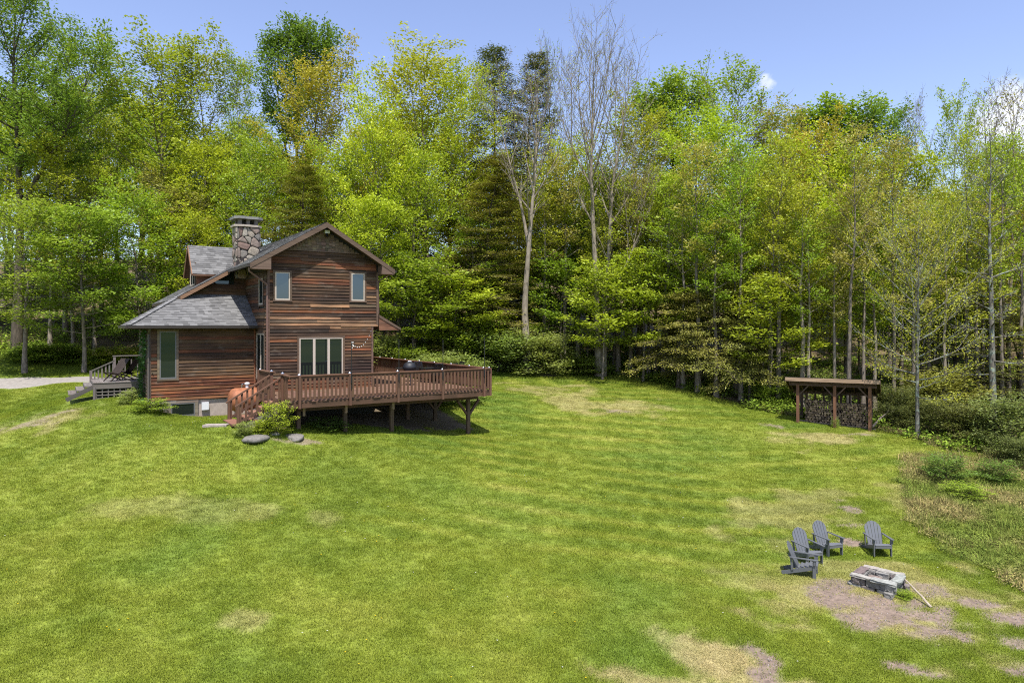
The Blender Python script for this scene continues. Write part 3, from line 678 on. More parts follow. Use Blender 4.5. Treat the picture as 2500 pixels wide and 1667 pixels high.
shingle_plane(dr_, (du, dv1, Z(dz_e)), (-1, 0, 0), (0, -1/kk, dk/kk), [(0, 0), (-(ue(dz_e)-du), 0), (-(ue(dz_r)-du), sl_), (0, sl_)])
m = MB(); m.prism([(du+.25, dv0+.25, Z(1.6)), (du+.25, dv1-.25, Z(1.6)), (du+.25, dv1-.25, Z(dz_e+.15)), (du+.25, dvc, Z(dz_r-.12)), (du+.25, dv0+.25, Z(dz_e+.15))], (1.6, 0, 0)); o = m.build('dormer_wall', M['siding'], dr_); o.color = (.22, .09, .05, 1)
for sg in (dv0+.02, dv1-.02): beam('rake_board', (du-.01, dvc, Z(dz_r-.08)), (du-.01, sg, Z(dz_e-.06)), .035, .14, M['trim'], dr_, c=(.28, .15, .09))
wn_ = window(house, dvc-.75, dvc+.55, 1.95, 2.95, du+.24, (-1, 0), panes=2)

# ---- chimney of field stone
def cell_polys(w_, h_, n, seed):
    rr = random.Random(seed); S = []
    gx_ = max(1, round(math.sqrt(n*w_/h_))); gy_ = max(1, round(n/gx_))
    for j in range(gy_):
        for i in range(gx_): S.append(((i+.5+rr.uniform(-.62, .62))*w_/gx_, (j+.5+rr.uniform(-.62, .62))*h_/gy_))
    res = []
    for i, s in enumerate(S):
        poly = [(0, 0), (w_, 0), (w_, h_), (0, h_)]
        for j, q in enumerate(S):
            if j == i: continue
            mx_, my_ = (s[0]+q[0])/2, (s[1]+q[1])/2; nx, ny = q[0]-s[0], q[1]-s[1]; np_ = []
            for k in range(len(poly)):
                a, b = poly[k], poly[(k+1) % len(poly)]; da = (a[0]-mx_)*nx+(a[1]-my_)*ny; db = (b[0]-mx_)*nx+(b[1]-my_)*ny
                if da <= 0: np_.append(a)
                if da*db < 0: t = da/(da-db); np_.append((a[0]+(b[0]-a[0])*t, a[1]+(b[1]-a[1])*t))
            poly = np_
            if len(poly) < 3: break
        if len(poly) >= 3: res.append((s, poly))
    return res
def stones(parent, org, ex, ey, n_out, w_, h_, n, seed, cols_, proud=.06):
    org = Vector(org); ex = Vector(ex); ey = Vector(ey); no = Vector(n_out); rr = random.Random(seed+1)
    for s, poly in cell_polys(w_, h_, n, seed):
        cx_ = sum(p[0] for p in poly)/len(poly); cy_ = sum(p[1] for p in poly)/len(poly)
        # round the corners: two points per corner
        q = []
        for k in range(len(poly)):
            a, b, c = poly[k-1], poly[k], poly[(k+1) % len(poly)]
            q += [(b[0]*.78+a[0]*.22, b[1]*.78+a[1]*.22), (b[0]*.78+c[0]*.22, b[1]*.78+c[1]*.22)]
        pr = proud*rr.uniform(.6, 1.25); m = MB(); rings = []
        for sc, ht in ((.93, -.03), (.93, pr*.55), (.80, pr*.92), (.5, pr*1.05)):
            rings.append(len(m.v))
            for (x, y) in q:
                j = 1+rr.uniform(-.02, .02); xx = cx_+(x-cx_)*sc*j; yy = cy_+(y-cy_)*sc*j
                m.v.append(tuple(org+ex*xx+ey*yy+no*(ht+rr.uniform(-.006, .006))))
        k = len(q)
        for r_ in range(3):
            for i in range(k): m.f.append((rings[r_]+i, rings[r_]+(i+1) % k, rings[r_+1]+(i+1) % k, rings[r_+1]+i))
        m.f.append(tuple(rings[3]+i for i in range(k)))
        o = m.build('stone', M['stone'], parent); c = rr.choice(cols_); f = rr.uniform(.8, 1.15); o.color = (c[0]*f, c[1]*f, c[2]*f, 1)
STC = [tuple(.72*q_ for q_ in c_) for c_ in [(.34, .30, .25), (.40, .34, .27), (.27, .24, .21), (.31, .24, .20), (.25, .165, .135), (.44, .39, .32), (.25, .23, .21), (.36, .27, .22)]]
cu0, cu1, cv0, cv1 = -.46, .54, 3.62, 4.5; cz0, cz1 = 2.2, 4.66
cm = MB().box(((cu0+cu1)/2, (cv0+cv1)/2, Z((cz0+cz1)/2)), (cu1-cu0, cv1-cv0, cz1-cz0)); ci = cm.build('chimney', M['mortar'], house, centre=False)
H_ = cz1-cz0
stones(ci, (cu0, cv0, Z(cz0)), (1, 0, 0), (0, 0, 1), (0, -1, 0), cu1-cu0, H_, 24, 5, STC)
stones(ci, (cu0, cv1, Z(cz0)), (0, -1, 0), (0, 0, 1), (-1, 0, 0), cv1-cv0, H_, 20, 6, STC)
stones(ci, (cu1, cv0, Z(cz0)), (0, 1, 0), (0, 0, 1), (1, 0, 0), cv1-cv0, H_, 22, 8, STC)
def slab(name, cx_, cy_, z0, sx, sy, th, parent, c, seed):
    rr = random.Random(seed); m = MB(); P_ = []
    for k in range(12):
        a = 2*math.pi*k/12; x = max(-1, min(1, 1.35*math.cos(a)))*sx/2*rr.uniform(.96, 1.03); y = max(-1, min(1, 1.35*math.sin(a)))*sy/2*rr.uniform(.96, 1.03); P_.append((cx_+x, cy_+y, z0+rr.uniform(-.008, .008)))
    m.prism(P_, (0, 0, th)); o = m.build(name, M['stone'], parent); o.color = (*c, 1); return o
cxm, cym = (cu0+cu1)/2, (cv0+cv1)/2
slab('crown_slab', cxm, cym, Z(cz1), 1.26, 1.14, .09, ci, (.36, .31, .26), 1)
for sx in (-.36, .0, .36):
    for sy in (-.3, .3):
        b = MB().box((cxm+sx, cym+sy, Z(cz1+.22)), (.15, .2, .28)); o = b.build('cap_pier', M['stone'], ci); o.color = (.16, .14, .13, 1)
b = MB().box((cxm, cym+.05, Z(cz1+.2)), (.5, .4, .2)); b.build('flue', M['ash'], ci)
slab('cap_slab', cxm, cym, Z(cz1+.36), 1.30, 1.2, .12, ci, (.20, .195, .185), 2)
# flashing
b = MB(); b.prism([(cu0-.05, cv0-.04, Z(roofz(cu0)+.0)), (cu1+.03, cv0-.04, Z(roofz(cu1)+.0)), (cu1+.03, cv0-.04, Z(roofz(cu1)+.22)), (cu0-.05, cv0-.04, Z(roofz(cu0)+.22))], (0, .03, 0)); b.build('flashing', M['metalroof'], ci)

# ------------------------------------------------------------------ DECK
DZ = -2.83; D0, D1, DF, DB = -.35, 8.46, -4.45, 9.6
deck = empty('deck', (*hw(D0, DF), HB), HROT, 'large raised reddish-brown timber deck with railing and stairs around the house', 'deck')
def dk(u, v, z): return (u-D0, v-DF, Z(z))              # deck-local
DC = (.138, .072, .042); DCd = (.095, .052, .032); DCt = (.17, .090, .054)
def dbeam(name, a, b, wd, th, c=DC, up=(0, 0, 1), mat='deckwood', parent=None): return beam(name, dk(*a), dk(*b), wd, th, M[mat], parent or deck, up, jit(c, .13))
u = D0+.07
while u < D1:
    far_v = -.03 if u < HW_+.05 else DB
    fr = DF+random.uniform(-.035, .02)
    dbeam('deck_board', (u, fr, DZ-.018), (u, far_v, DZ-.018), .138, .036, jit((.185, .108, .072), .12))
    u += .145
# rim joists
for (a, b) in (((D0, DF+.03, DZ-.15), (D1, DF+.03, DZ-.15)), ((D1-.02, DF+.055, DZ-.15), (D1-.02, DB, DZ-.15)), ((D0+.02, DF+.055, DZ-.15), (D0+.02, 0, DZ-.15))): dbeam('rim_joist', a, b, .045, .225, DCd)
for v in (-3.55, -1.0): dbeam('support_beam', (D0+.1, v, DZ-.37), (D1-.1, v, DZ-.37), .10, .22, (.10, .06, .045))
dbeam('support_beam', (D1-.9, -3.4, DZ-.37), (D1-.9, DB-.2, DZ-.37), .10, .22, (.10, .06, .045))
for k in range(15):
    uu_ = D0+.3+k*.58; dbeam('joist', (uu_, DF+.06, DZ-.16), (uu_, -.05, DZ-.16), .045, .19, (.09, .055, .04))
def gat(u, v):
    x, y = hw(u, v); return g1(x, y)-ZC
def u_at(px, v): return px_on_wall(px, 900, v)[0]
posts = [(u_at(728, -3.55), -3.55, 0), (u_at(842, -3.55), -3.55, 0), (u_at(956, -3.55), -3.55, 0), (u_at(1143, -3.55), -3.55, 1), (u_at(1062, -1.0), -1.0, 1), (u_at(995, -1.0), -1.0, 0), (D1-.9, 2.5, 0), (D1-.9, 6, 0)]
for (u, v, br) in posts:
    dbeam('support_post', (u, v, gat(u, v)-.2), (u, v, DZ-.48), .15, .15, (.13, .085, .055), up=(0, 1, 0), mat='rough_timber')
    if br:
        for s in (-1, 1): dbeam('knee_brace', (u+s*.05, v, DZ-1.15), (u+s*.55, v, DZ-.5), .09, .12, (.11, .07, .05), up=(0, 1, 0))
for px in (845, 960, 742):
    u = u_at(px, -3.95); dbeam('joist_hanger', (u, -3.95, DZ-.27), (u, -3.95, DZ-.62), .09, .07, (.34, .23, .16), up=(0, 1, 0))
# railings
def railing(p0, p1, n_posts, name='', sp=.165, bw=.085, hang=True, first=True, last=True, nrm=(0, -1)):
    p0 = Vector(p0); p1 = Vector(p1); L = (p1-p0).length; d = (p1-p0)/L; up = Vector((0, 0, 1))
    RH = .95
    dbeam('top_rail', p0+up*RH-d*.05, p1+up*RH+d*.05, .16, .045, DCt)
    dbeam('upper_rail', p0+up*(RH-.075)+Vector((nrm[0], nrm[1], 0))*.02, p1+up*(RH-.075)+Vector((nrm[0], nrm[1], 0))*.02, .04, .10, DC)
    dbeam('lower_rail', p0+up*.10-Vector((nrm[0], nrm[1], 0))*.0, p1+up*.10, .04, .085, DCd)
    n = int(L/sp)
    for k in range(n):
        q = p0+d*((k+.5)*L/n); dbeam('baluster', q+up*.045+Vector((nrm[0], nrm[1], 0))*.035, q+up*(RH-.05)+Vector((nrm[0], nrm[1], 0))*.035, bw, .03, DC, up=(nrm[0], nrm[1], 0))
    for k in range(n_posts):
        if (k == 0 and not first) or (k == n_posts-1 and not last): continue
        q = p0+d*(L*k/(n_posts-1)); o_ = Vector((nrm[0], nrm[1], 0))*.085
        dbeam('rail_post', q+o_-up*.27, q+o_+up*(RH+.0), .09, .09, (.15, .078, .05), up=(nrm[0], nrm[1], 0))
        c_ = MB().lathe([(.055, 0), (.05, .02), (.02, .05), (0, .055)], dk(*(q+o_*.2+up*(RH+.02))), 8); c_.build('post_cap', M['steel'], deck)
fp = [u_at(q, DF-.05) for q in (731.5, 855, 972, 1081, 1182)]
pfr = [(D0+.05, DF, DZ), (D1-.05, DF, DZ)]
railing(pfr[0], pfr[1], 2, last=False, first=False)
for u in fp:
    dbeam('rail_post', (u, DF-.05, DZ-.27), (u, DF-.05, DZ+.93), .09, .10, (.155, .082, .054), up=(0, 1, 0))
    c_ = MB().lathe([(.06, 0), (.055, .025), (.02, .06), (0, .065)], dk(u, DF, DZ+.97), 8); c_.build('post_cap', M['steel'], deck)
railing((D1-.05, DF+.05, DZ), (D1-.05, DB, DZ), 9, sp=.15, nrm=(1, 0))
railing((D0+.05, -3.75, DZ), (D0+.05, DF+.1, DZ), 2, nrm=(-1, 0), last=False)
railing((D0+.05, -.1, DZ), (D0+.05, -2.15, DZ), 2, nrm=(-1, 0))
# stairs going down to the left, four treads between stringers
sv0, sv1 = -3.72, -2.18; nst = 5; rise = .165; run = .30
for k in range(1, nst):
    uu_ = D0-(k-.5)*run-.03; zz = DZ-k*rise
    dbeam('tread', (uu_, sv0, zz), (uu_, sv1, zz), .31, .05, (.30, .15, .10))
    dbeam('riser', (uu_+.14, sv0+.03, zz+.08), (uu_+.14, sv1-.03, zz+.08), .02, .11, (.12, .06, .045))
for v in (sv0+.03, sv1-.03):
    dbeam('stringer', (D0-.02, v, DZ-.22), (D0-1.42, v, DZ-.22-.76), .05, .26, (.17, .15, .14))
for v, sgn in ((sv0-.03, -1), (sv1+.03, 1)):
    t0 = Vector((D0-.02, v, DZ+.9)); t1 = Vector((D0-1.66, v, DZ-.10))
    dbeam('hand_rail', t0+Vector((.05, 0, .03)), t1-Vector((.06, 0, .04)), .10, .05, DCt)
    dbeam('lower_stair_rail', t0-Vector((0, 0, .78)), t1-Vector((0, 0, .66)), .04, .08, DCd)
    for k in range(8):
        f = (k+.6)/8.2; q = t0.lerp(t1, f); dbeam('baluster', q-Vector((0, 0, .02)), q-Vector((0, 0, .78)), .075, .03, DC, up=(0, 1, 0))
    dbeam('newel_post', (t1.x+.04, v, gat(t1.x, v)-.1), (t1.x+.04, v, t1.z+.0), .09, .09, DC, up=(0, 1, 0))
    dbeam('newel_post', (t0.x, v, DZ-.25), (t0.x, v, DZ+.97), .10, .10, DC, up=(0, 1, 0))
    b = MB().box(dk(t0.x, v, DZ+.99), (.2, .2, .045)); o = b.build('post_cap_board', M['deckwood'], deck); o.color = (*DCt, 1)
    c_ = MB().lathe([(.06, 0), (.055, .03), (.02, .06), (0, .065)], dk(t0.x, v, DZ+1.01), 8); c_.build('post_cap', M['steel'], deck)
b = MB().box(dk(D0-1.62, (sv0+sv1)/2, DZ-nst*rise+.02), (.42, 1.6, .07)); o = b.build('bottom_step', M['deckwood'], deck); o.color = (.26, .12, .08, 1)

# light poles and the string of bulbs
poles = []
for i, px in enumerate((858, 974, 1081.5, 1182.5)):
    u = u_at(px, DF-.11); x, y = hw(u, DF-.11); zb = HB+Z(DZ+.35); top = (.92, 1.02, .98, 1.08)[i]
    m = MB().tube([(0, 0, 0), (0, 0, .9+top)], .016, 6).tube([(0, 0, .25), (0, 0, .55)], .035, 6)
    o = m.build('light_pole', M['black_metal'], None, centre=False); o.location = (x, y, zb)
    tag(o, ('thin black light pole on the deck railing nearest the triple window', 'thin black light pole on the railing in front of the grill', 'thin black light pole on the railing third from the house', 'thin black light pole at the far right corner of the deck')[i], 'pole', 'light poles clamped to the front railing')
    poles.append(Vector((x, y, zb+.9+top)))
xa, ya = hw(4.7, -.06); A_ = Vector((xa, ya, HB+Z(-.12))); B_ = poles[0]
sl = empty('string_lights', A_, 0, 'sagging string of clear bulbs from house corner to first pole', 'lights')
ptsL = []
for k in range(21):
    f = k/20; p = A_.lerp(B_, f)-A_; p.z -= .42*4*f*(1-f); ptsL.append(p)
MB().tube(ptsL, .006, 4).build('wire', M['black_metal'], sl)
for k in range(1, 20, 2): MB().lathe([(0, -.035), (.014, -.025), (.018, -.006), (.01, .014), (0, .02)], ptsL[k]-Vector((0, 0, .03)), 8).build('bulb', M['bulb'], sl)
MB().tube([ptsL[-1], ptsL[-1]+Vector((.06, .05, -.1)), ptsL[-1]+Vector((.12, .0, .05)), ptsL[-1]+Vector((.1, .02, -.2))], .006, 4).build('wire', M['black_metal'], sl)
for k in range(5): MB().lathe([(0, -.035), (.014, -.025), (.018, -.006), (.01, .014), (0, .02)], ptsL[-1]+Vector((random.uniform(.0, .14), .03, random.uniform(-.2, .05))), 8).build('bulb', M['bulb'], sl)

# grill, table and chairs on the deck
def on_deck(u, v): x, y = hw(u, v); return (x, y, HB+Z(DZ)+.001)
ug = u_at(1000, -.3)
gr_ = empty('grill', on_deck(ug, -.3), HROT-.3, 'black covered kettle grill with pale lid handle on the deck', 'grill'); gr_.scale = (.8, .8, .95)
MB().lathe([(0, .62), (.2, .64), (.36, .75), (.4, .88)], n=18).build('kettle', M['black_fabric'], gr_, smooth=True)
ld = MB().lathe([(.41, .88), (.40, .95), (.33, 1.07), (.18, 1.15), (0, 1.17)], n=18).build('lid', M['black_fabric'], gr_, smooth=True)
MB().tube([(-.09, 0, .10), (-.09, 0, .17), (.09, 0, .17), (.09, 0, .10)], .025, 6).build('handle', M['plastic_white'], ld)
for a in (0.5, 2.6, 4.7): beam('leg', (.3*math.cos(a), .3*math.sin(a), .68), (.42*math.cos(a), .42*math.sin(a), 0), .035, .035, M['black_metal'], gr_)
MB().lathe([(0, .2), (.25, .2), (.26, .23), (0, .23)], n=14).build('shelf', M['black_metal'], gr_)
b = MB().box((-.62, 0, .86), (.36, .5, .03)); b.build('side_shelf', M['black_metal'], gr_)
ut = u_at(1062, .6)
tb = empty('patio_table', on_deck(ut, .6), HROT, 'dark metal dining table on the deck right of the grill', 'table')
b = MB().box((0, 0, .72), (1.5, .9, .03)); b.build('table_top', M['black_metal'], tb)
for sx in (-.65, .65):
    for sy in (-.36, .36): beam('leg', (sx, sy, 0), (sx, sy, .705), .045, .045, M['black_metal'], tb)
def patio_chair(u, v, rz, label):
    c = empty('patio_chair', on_deck(u, v), HROT+rz, label, 'chair', 'dark patio chairs around the deck table')
    b = MB().box((0, 0, .43), (.46, .46, .03)); b.build('seat', M['black_metal'], c)
    for s in (-.21, .21):
        beam('leg', (s, .2, 0), (s, .2, .62), .03, .03, M['black_metal'], c); beam('leg', (s, -.24, 0), (s, -.2, .43), .03, .03, M['black_metal'], c)
        beam('armrest', (s*1.08, .22, .63), (s*1.08, -.24, .66), .045, .025, M['black_metal'], c); beam('back_post', (s, -.2, .43), (s, -.32, .98), .03, .03, M['black_metal'], c)
    for k in range(7): x = -.18+k*.06; beam('back_slat', (x, -.215, .48), (x, -.315, .95), .022, .015, M['black_metal'], c, up=(0, 1, 0))
    beam('top_slat', (-.22, -.32, .96), (.22, -.32, .96), .03, .05, M['black_metal'], c)
patio_chair(ut-.35, -.2, 0, 'dark patio chair left on the near side of the deck table')
patio_chair(ut+.45, -.25, .1, 'dark patio chair right on the near side of the deck table')
patio_chair(ut-.4, 1.4, math.pi, 'dark patio chair left on the far side of the deck table')
patio_chair(ut+.4, 1.42, math.pi+.1, 'dark patio chair right on the far side of the deck table')
patio_chair(ut+1.25, .6, math.pi/2, 'dark patio chair at the right end of the deck table')

# rusty tank beside the stairs
x, y = hw(-.72, .9); tz = g1(x, y)
tk = empty('tank', (x, y, tz-.05), HROT, 'rust-orange horizontal tank between the deck stairs and the wing wall', 'tank')
rt = Matrix.Rotation(R(90), 3, 'Y')
MB().lathe([(0, -.68), (.2, -.665), (.36, -.61), (.46, -.52), (.5, -.40), (.5, .40), (.46, .52), (.36, .61), (.2, .665), (0, .68)], (0, 0, .82), 26, rt).build('shell', M['rust'], tk, smooth=True)
for s in (-.3, .3): b = MB().box((s, 0, .2), (.10, .7, .42)); b.build('saddle', M['concrete'], tk)
MB().lathe([(.07, 0), (.07, .16), (.11, .17), (.11, .22), (.05, .25), (0, .25)], (.1, 0, 1.30), 10).build('valve_cap', M['plastic_white'], tk)
MB().tube([(-.12, 0, 1.28), (-.12, 0, 1.46), (-.06, 0, 1.5)], .025, 6).build('pipe', M['steel'], tk)

# ------------------------------------------------------------------ FRONT PORCH on the left, grey
PZ = -2.52
pu0, pu1, pv0, pv1 = -6.15, -2.98, 5.25, 8.4
porch = empty('porch', (*hw(pu0, pv0), HB), HROT, 'small grey stained porch with lattice skirt and sloped railing left of the house', 'porch')
def pk(u, v, z): return (u-pu0, v-pv0, Z(z))
GC = (.17, .152, .14)
def pbeam(name, a, b, wd, th, c=GC, up=(0, 0, 1)): return beam(name, pk(*a), pk(*b), wd, th, M['greywood'], porch, up, jit(c, .1))
v = pv0+.07
u = pu0+.07
while u < pu1:
    pbeam('floor_board', (u, pv0-.04, PZ-.02), (u, pv1, PZ-.02), .138, .035, (.20, .18, .168)); u += .143
pbeam('fascia', (pu0, pv0+.0, PZ-.13), (pu1, pv0+.0, PZ-.13), .04, .18)
pbeam('fascia', (pu0+.02, pv0+.03, PZ-.13), (pu0+.02, pv1, PZ-.13), .04, .18)
gl_ = min(gat(pu0, pv0), gat(pu1, pv0))
lat = MB(); zt, zb = PZ-.25, PZ-.74
for k in range(14):
    uu_ = pu0+.12+k*(pu1-pu0-.2)/13; lat.box(pk(uu_, pv0+.015, (zt+zb)/2), (.045, .008, zt-zb))
for k in range(4):
    zz = zb+.03+k*(zt-zb-.06)/3; lat.box(pk((pu0+pu1)/2, pv0+.004, zz), (pu1-pu0-.1, .008, .045))
lo2 = lat.build('lattice', M['greywood'], porch); lo2.color = (.19, .17, .155, 1); lo2['kind'] = 'stuff'
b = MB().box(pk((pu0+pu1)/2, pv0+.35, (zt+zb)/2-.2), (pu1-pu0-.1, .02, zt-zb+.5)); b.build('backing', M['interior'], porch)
pbeam('skirt_post', (pu0+.04, pv0-.01, gl_-.2), (pu0+.04, pv0-.01, PZ-.22), .10, .09, up=(0, 1, 0))
pbeam('skirt_rail', (pu0+.1, pv0-.012, zb-.03), (pu1, pv0-.012, zb-.03), .03, .08); pbeam('skirt_rail', (pu0+.1, pv0-.012, zt+.0), (pu1, pv0-.012, zt+.0), .03, .06)
# steps on the left
for k in range(1, 4):
    uu_ = pu0-.16-(k-1)*.30; pbeam('step', (uu_, pv0+.1, PZ-k*.165), (uu_, pv1-.8, PZ-k*.165), .32, .05); pbeam('riser', (uu_+.15, pv0+.12, PZ-k*.165+.08), (uu_+.15, pv1-.82, PZ-k*.165+.08), .02, .11, (.13, .12, .11))
pbeam('stringer', (pu0, pv0+.1, PZ-.2), (pu0-1.0, pv0+.1, PZ-.72), .045, .18, (.11, .098, .09))
# railing at the back: sloping along the steps, then level
r0 = Vector((pu0+.0, pv1-.75, PZ+.38)); r1 = Vector((pu0+.96, pv1-.75, PZ+.84)); r2 = Vector((pu1-.1, pv1-.75, PZ+1.02))
pbeam('hand_rail', r0, r1, .10, .045); pbeam('hand_rail', Vector((r1.x-.08, r1.y, r2.z+.05)), r2+Vector((0, 0, .05)), .13, .045); pbeam('rail_post', (r1.x, r1.y, PZ), (r1.x, r1.y, r2.z+.03), .11, .10, up=(0, 1, 0))
for k in range(7):
    q = r0.lerp(r1, k/6.4); pbeam('baluster', q, (q.x, q.y, PZ), .06, .03, up=(0, 1, 0))
for k in range(8):
    q = r1.lerp(r2, (k+.7)/8); pbeam('baluster', q, (q.x, q.y, PZ+.05), .05, .03, up=(0, 1, 0))
for q in (r0,): pbeam('rail_post', (q.x, q.y, q.z+.03), (q.x, q.y, q.z-.7), .11, .10, up=(0, 1, 0))
def sling_chair(u, v, rz, label):
    x, y = hw(u, v); c = empty('folding_chair', (x, y, HB+Z(PZ)), HROT+rz, label, 'chair', 'dark folding chairs on the porch')
    cm_ = (.05, .035, .028); W2 = .28
    for k in range(9):                                      # slatted back-and-seat, two curved panels crossing
        x = -W2+k*W2/4; beam('back_slat', (x, .10, .28), (x, -.42, .98), .058, .022, M['rough_timber'], c, up=(0, 1, 0), c=cm_)
        beam('seat_slat', (x, .42, .40), (x, -.14, .26), .058, .022, M['rough_timber'], c, up=(0, 0, 1), c=cm_)
    for s in (-W2, W2):
        beam('leg', (s*1.05, -.42, .0), (s*1.05, .42, .38), .03, .045, M['rough_timber'], c, c=cm_); beam('leg', (s*.9, .46, .0), (s*.9, -.05, .45), .03, .045, M['rough_timber'], c, c=cm_)
    beam('top_bar', (-W2-.04, -.43, .99), (W2+.04, -.43, .99), .05, .03, M['rough_timber'], c, c=cm_)
sling_chair(-5.2, pv0+.75, R(120), 'dark slatted folding chair nearer the steps on the grey porch')
sling_chair(-4.65, pv0+1.3, R(60), 'dark slatted folding chair nearer the house wall on the grey porch')

# ------------------------------------------------------------------ WOODSHED
sA = Vector((17.8, 33.0)); th_ = R(-29); sx_ = Vector((math.cos(th_), math.sin(th_))); sy_ = Vector((-math.sin(th_), math.cos(th_)))
SW, SD = 4.3, 2.3
s_or = sA-sx_*SW                                        # front left roof corner
zsh = ZC-5.3
shed = empty('woodshed', (s_or.x, s_or.y, zsh), th_, 'open-fronted brown timber woodshed with flat sloping roof at the wood edge', 'woodshed')
def sw(x, y): return s_or+sx_*x+sy_*y
RZ = 5.3-2.61; BR = .32                                  # roof top at the front, fall per metre
SB = (.115, .068, .046)
def sbeam(name, a, b, wd, th, c=SB, up=(0, 0, 1), parent=None): return beam(name, a, b, wd, th, M['rough_timber'], parent or shed, up, jit(c, .12))
m = MB(); m.prism([(0.03, .03, RZ-.14), (SW-.03, .03, RZ-.14), (SW-.03, SD, RZ-.14-BR*SD), (.03, SD, RZ-.14-BR*SD)], (0, 0, .10)); o = m.build('roof', M['rough_timber'], shed); o.color = (.07, .05, .04, 1)
m = MB(); m.prism([(-.02, -.02, RZ-.03), (SW+.02, -.02, RZ-.03), (SW+.02, SD+.03, RZ-.03-BR*SD), (-.02, SD+.03, RZ-.03-BR*SD)], (0, 0, .02)); m.build('roofing', M['metalroof'], shed)
sbeam('fascia', (0, 0, RZ-.12), (SW, 0, RZ-.12), .035, .19, (.52, .35, .235))
for x in (.0, SW): sbeam('barge_board', (x, .03, RZ-.13), (x, SD, RZ-.13-BR*SD), .035, .16, (.26, .17, .12))
for k in range(9): x = .2+k*(SW-.4)/8; sbeam('rafter', (x, .04, RZ-.22), (x, SD-.05, RZ-.22-BR*SD), .045, .13)
fx = []
for px in (1948, 2038, 2124):
    # front posts stand .3 m behind the roof edge
    r_ = (px-CX)/F; b_ = sw(0, .32); x = (r_*b_.y-b_.x)/(sx_.x-r_*sx_.y); fx.append(x)
def sg(x, y): p = sw(x, y); return g1(p.x, p.y)-zsh
for x in fx:
    sbeam('post', (x, .32, sg(x, .32)-.25), (x, .32, RZ-.38), .14, .14, (.20, .10, .055), up=(0, 1, 0)); sbeam('post', (x, SD-.25, sg(x, SD-.25)-.3), (x, SD-.25, RZ-.95), .13, .13, up=(0, 1, 0))
sbeam('header', (.15, .32, RZ-.34), (SW-.15, .32, RZ-.34), .10, .22); sbeam('header', (.15, SD-.25, RZ-.92), (SW-.15, SD-.25, RZ-.92), .10, .16)
for x, s in ((fx[0], 1), (fx[1], -1), (fx[1], 1), (fx[2], -1)): sbeam('knee_brace', (x+s*.05, .32, RZ-.95), (x+s*.5, .32, RZ-.45), .06, .05, (.12, .075, .05), up=(0, 1, 0))
for k in range(8):
    x = fx[0]+.25+k*(fx[2]-fx[0]-.4)/7; sbeam('rear_slat', (x, SD-.2, sg(x, SD-.2)-.1), (x, SD-.2, RZ-.95), .10, .035, up=(0, 1, 0))
for k in range(4): zz = sg(fx[2], 1.2)+.35+k*.42; sbeam('side_board', (fx[2]+.08, .35, zz), (fx[2]+.08, SD-.2, zz-.05), .03, .30, (.10, .06, .042))
# stacked firewood
M['logend'] = plain('split_wood', (1, 1, 1), .9, nsc=25, namt=.5, objcol=True)
logm = []
for k in range(6):
    rr = random.Random(k); n = rr.choice((4, 5, 6)); P_ = []
    for i in range(n): a = 2*math.pi*(i+rr.uniform(-.25, .25))/n; P_.append((.5*math.cos(a)*rr.uniform(.75, 1), -.5, .5*math.sin(a)*rr.uniform(.75, 1)))
    m = MB().prism(P_, (0, 1, 0)); me = bpy.data.meshes.new('log'); me.from_pydata(m.v, [], m.f); me.materials.append(M['logend']); logm.append(me)
for bay, (xa, xb, lab) in enumerate(((fx[0]+.32, fx[1]-.02, 'stack of split firewood in the left bay of the woodshed'), (fx[1]+.03, fx[2]-.05, 'stack of split firewood in the right bay of the woodshed'))):
    p = sw((xa+xb)/2, 1.25); fw = empty('firewood_stack', (p.x, p.y, zsh), th_, lab, 'firewood', 'firewood stacks in the woodshed')
    base = min(sg(xa, 1.1), sg(xb, 1.1))+.10; n = 0; zz = 0; row = 0
    while n < 235 and zz < 1.15:
        x = xa-(xa+xb)/2+(row % 2)*.045
        while x < (xb-xa)/2 and n < 235:
            s = random.uniform(.11, .16)
            lim = 1.1+.13*math.sin(x*2.2+bay*2)+(.22 if bay == 0 and x < 0 else 0)
            gl2 = sg(x+(xa+xb)/2, 1.1)+.1-base
            if gl2-.1 < zz < lim:
                o = link('log', random.choice(logm), fw, (x, -.1+random.uniform(-.05, .05), base+zz+random.uniform(-.012, .012)), (0, random.uniform(0, 6.28), 0)); o.scale = (s*1.22, .42, s*1.22)
                c = random.choice(((.33, .22, .13), (.20, .135, .09), (.42, .29, .18), (.12, .08, .055), (.26, .18, .115))); o.color = (*c, 1); n += 1
            x += s
        zz += .118; row += 1
for x in (.5, 1.6, 2.7, 3.6): sbeam('pallet_runner', (max(fx[0], x-.5), .9, sg(x, .9)+.03), (x+.5, .9, sg(x+.5, .9)+.03), .1, .09, (.2, .16, .13))

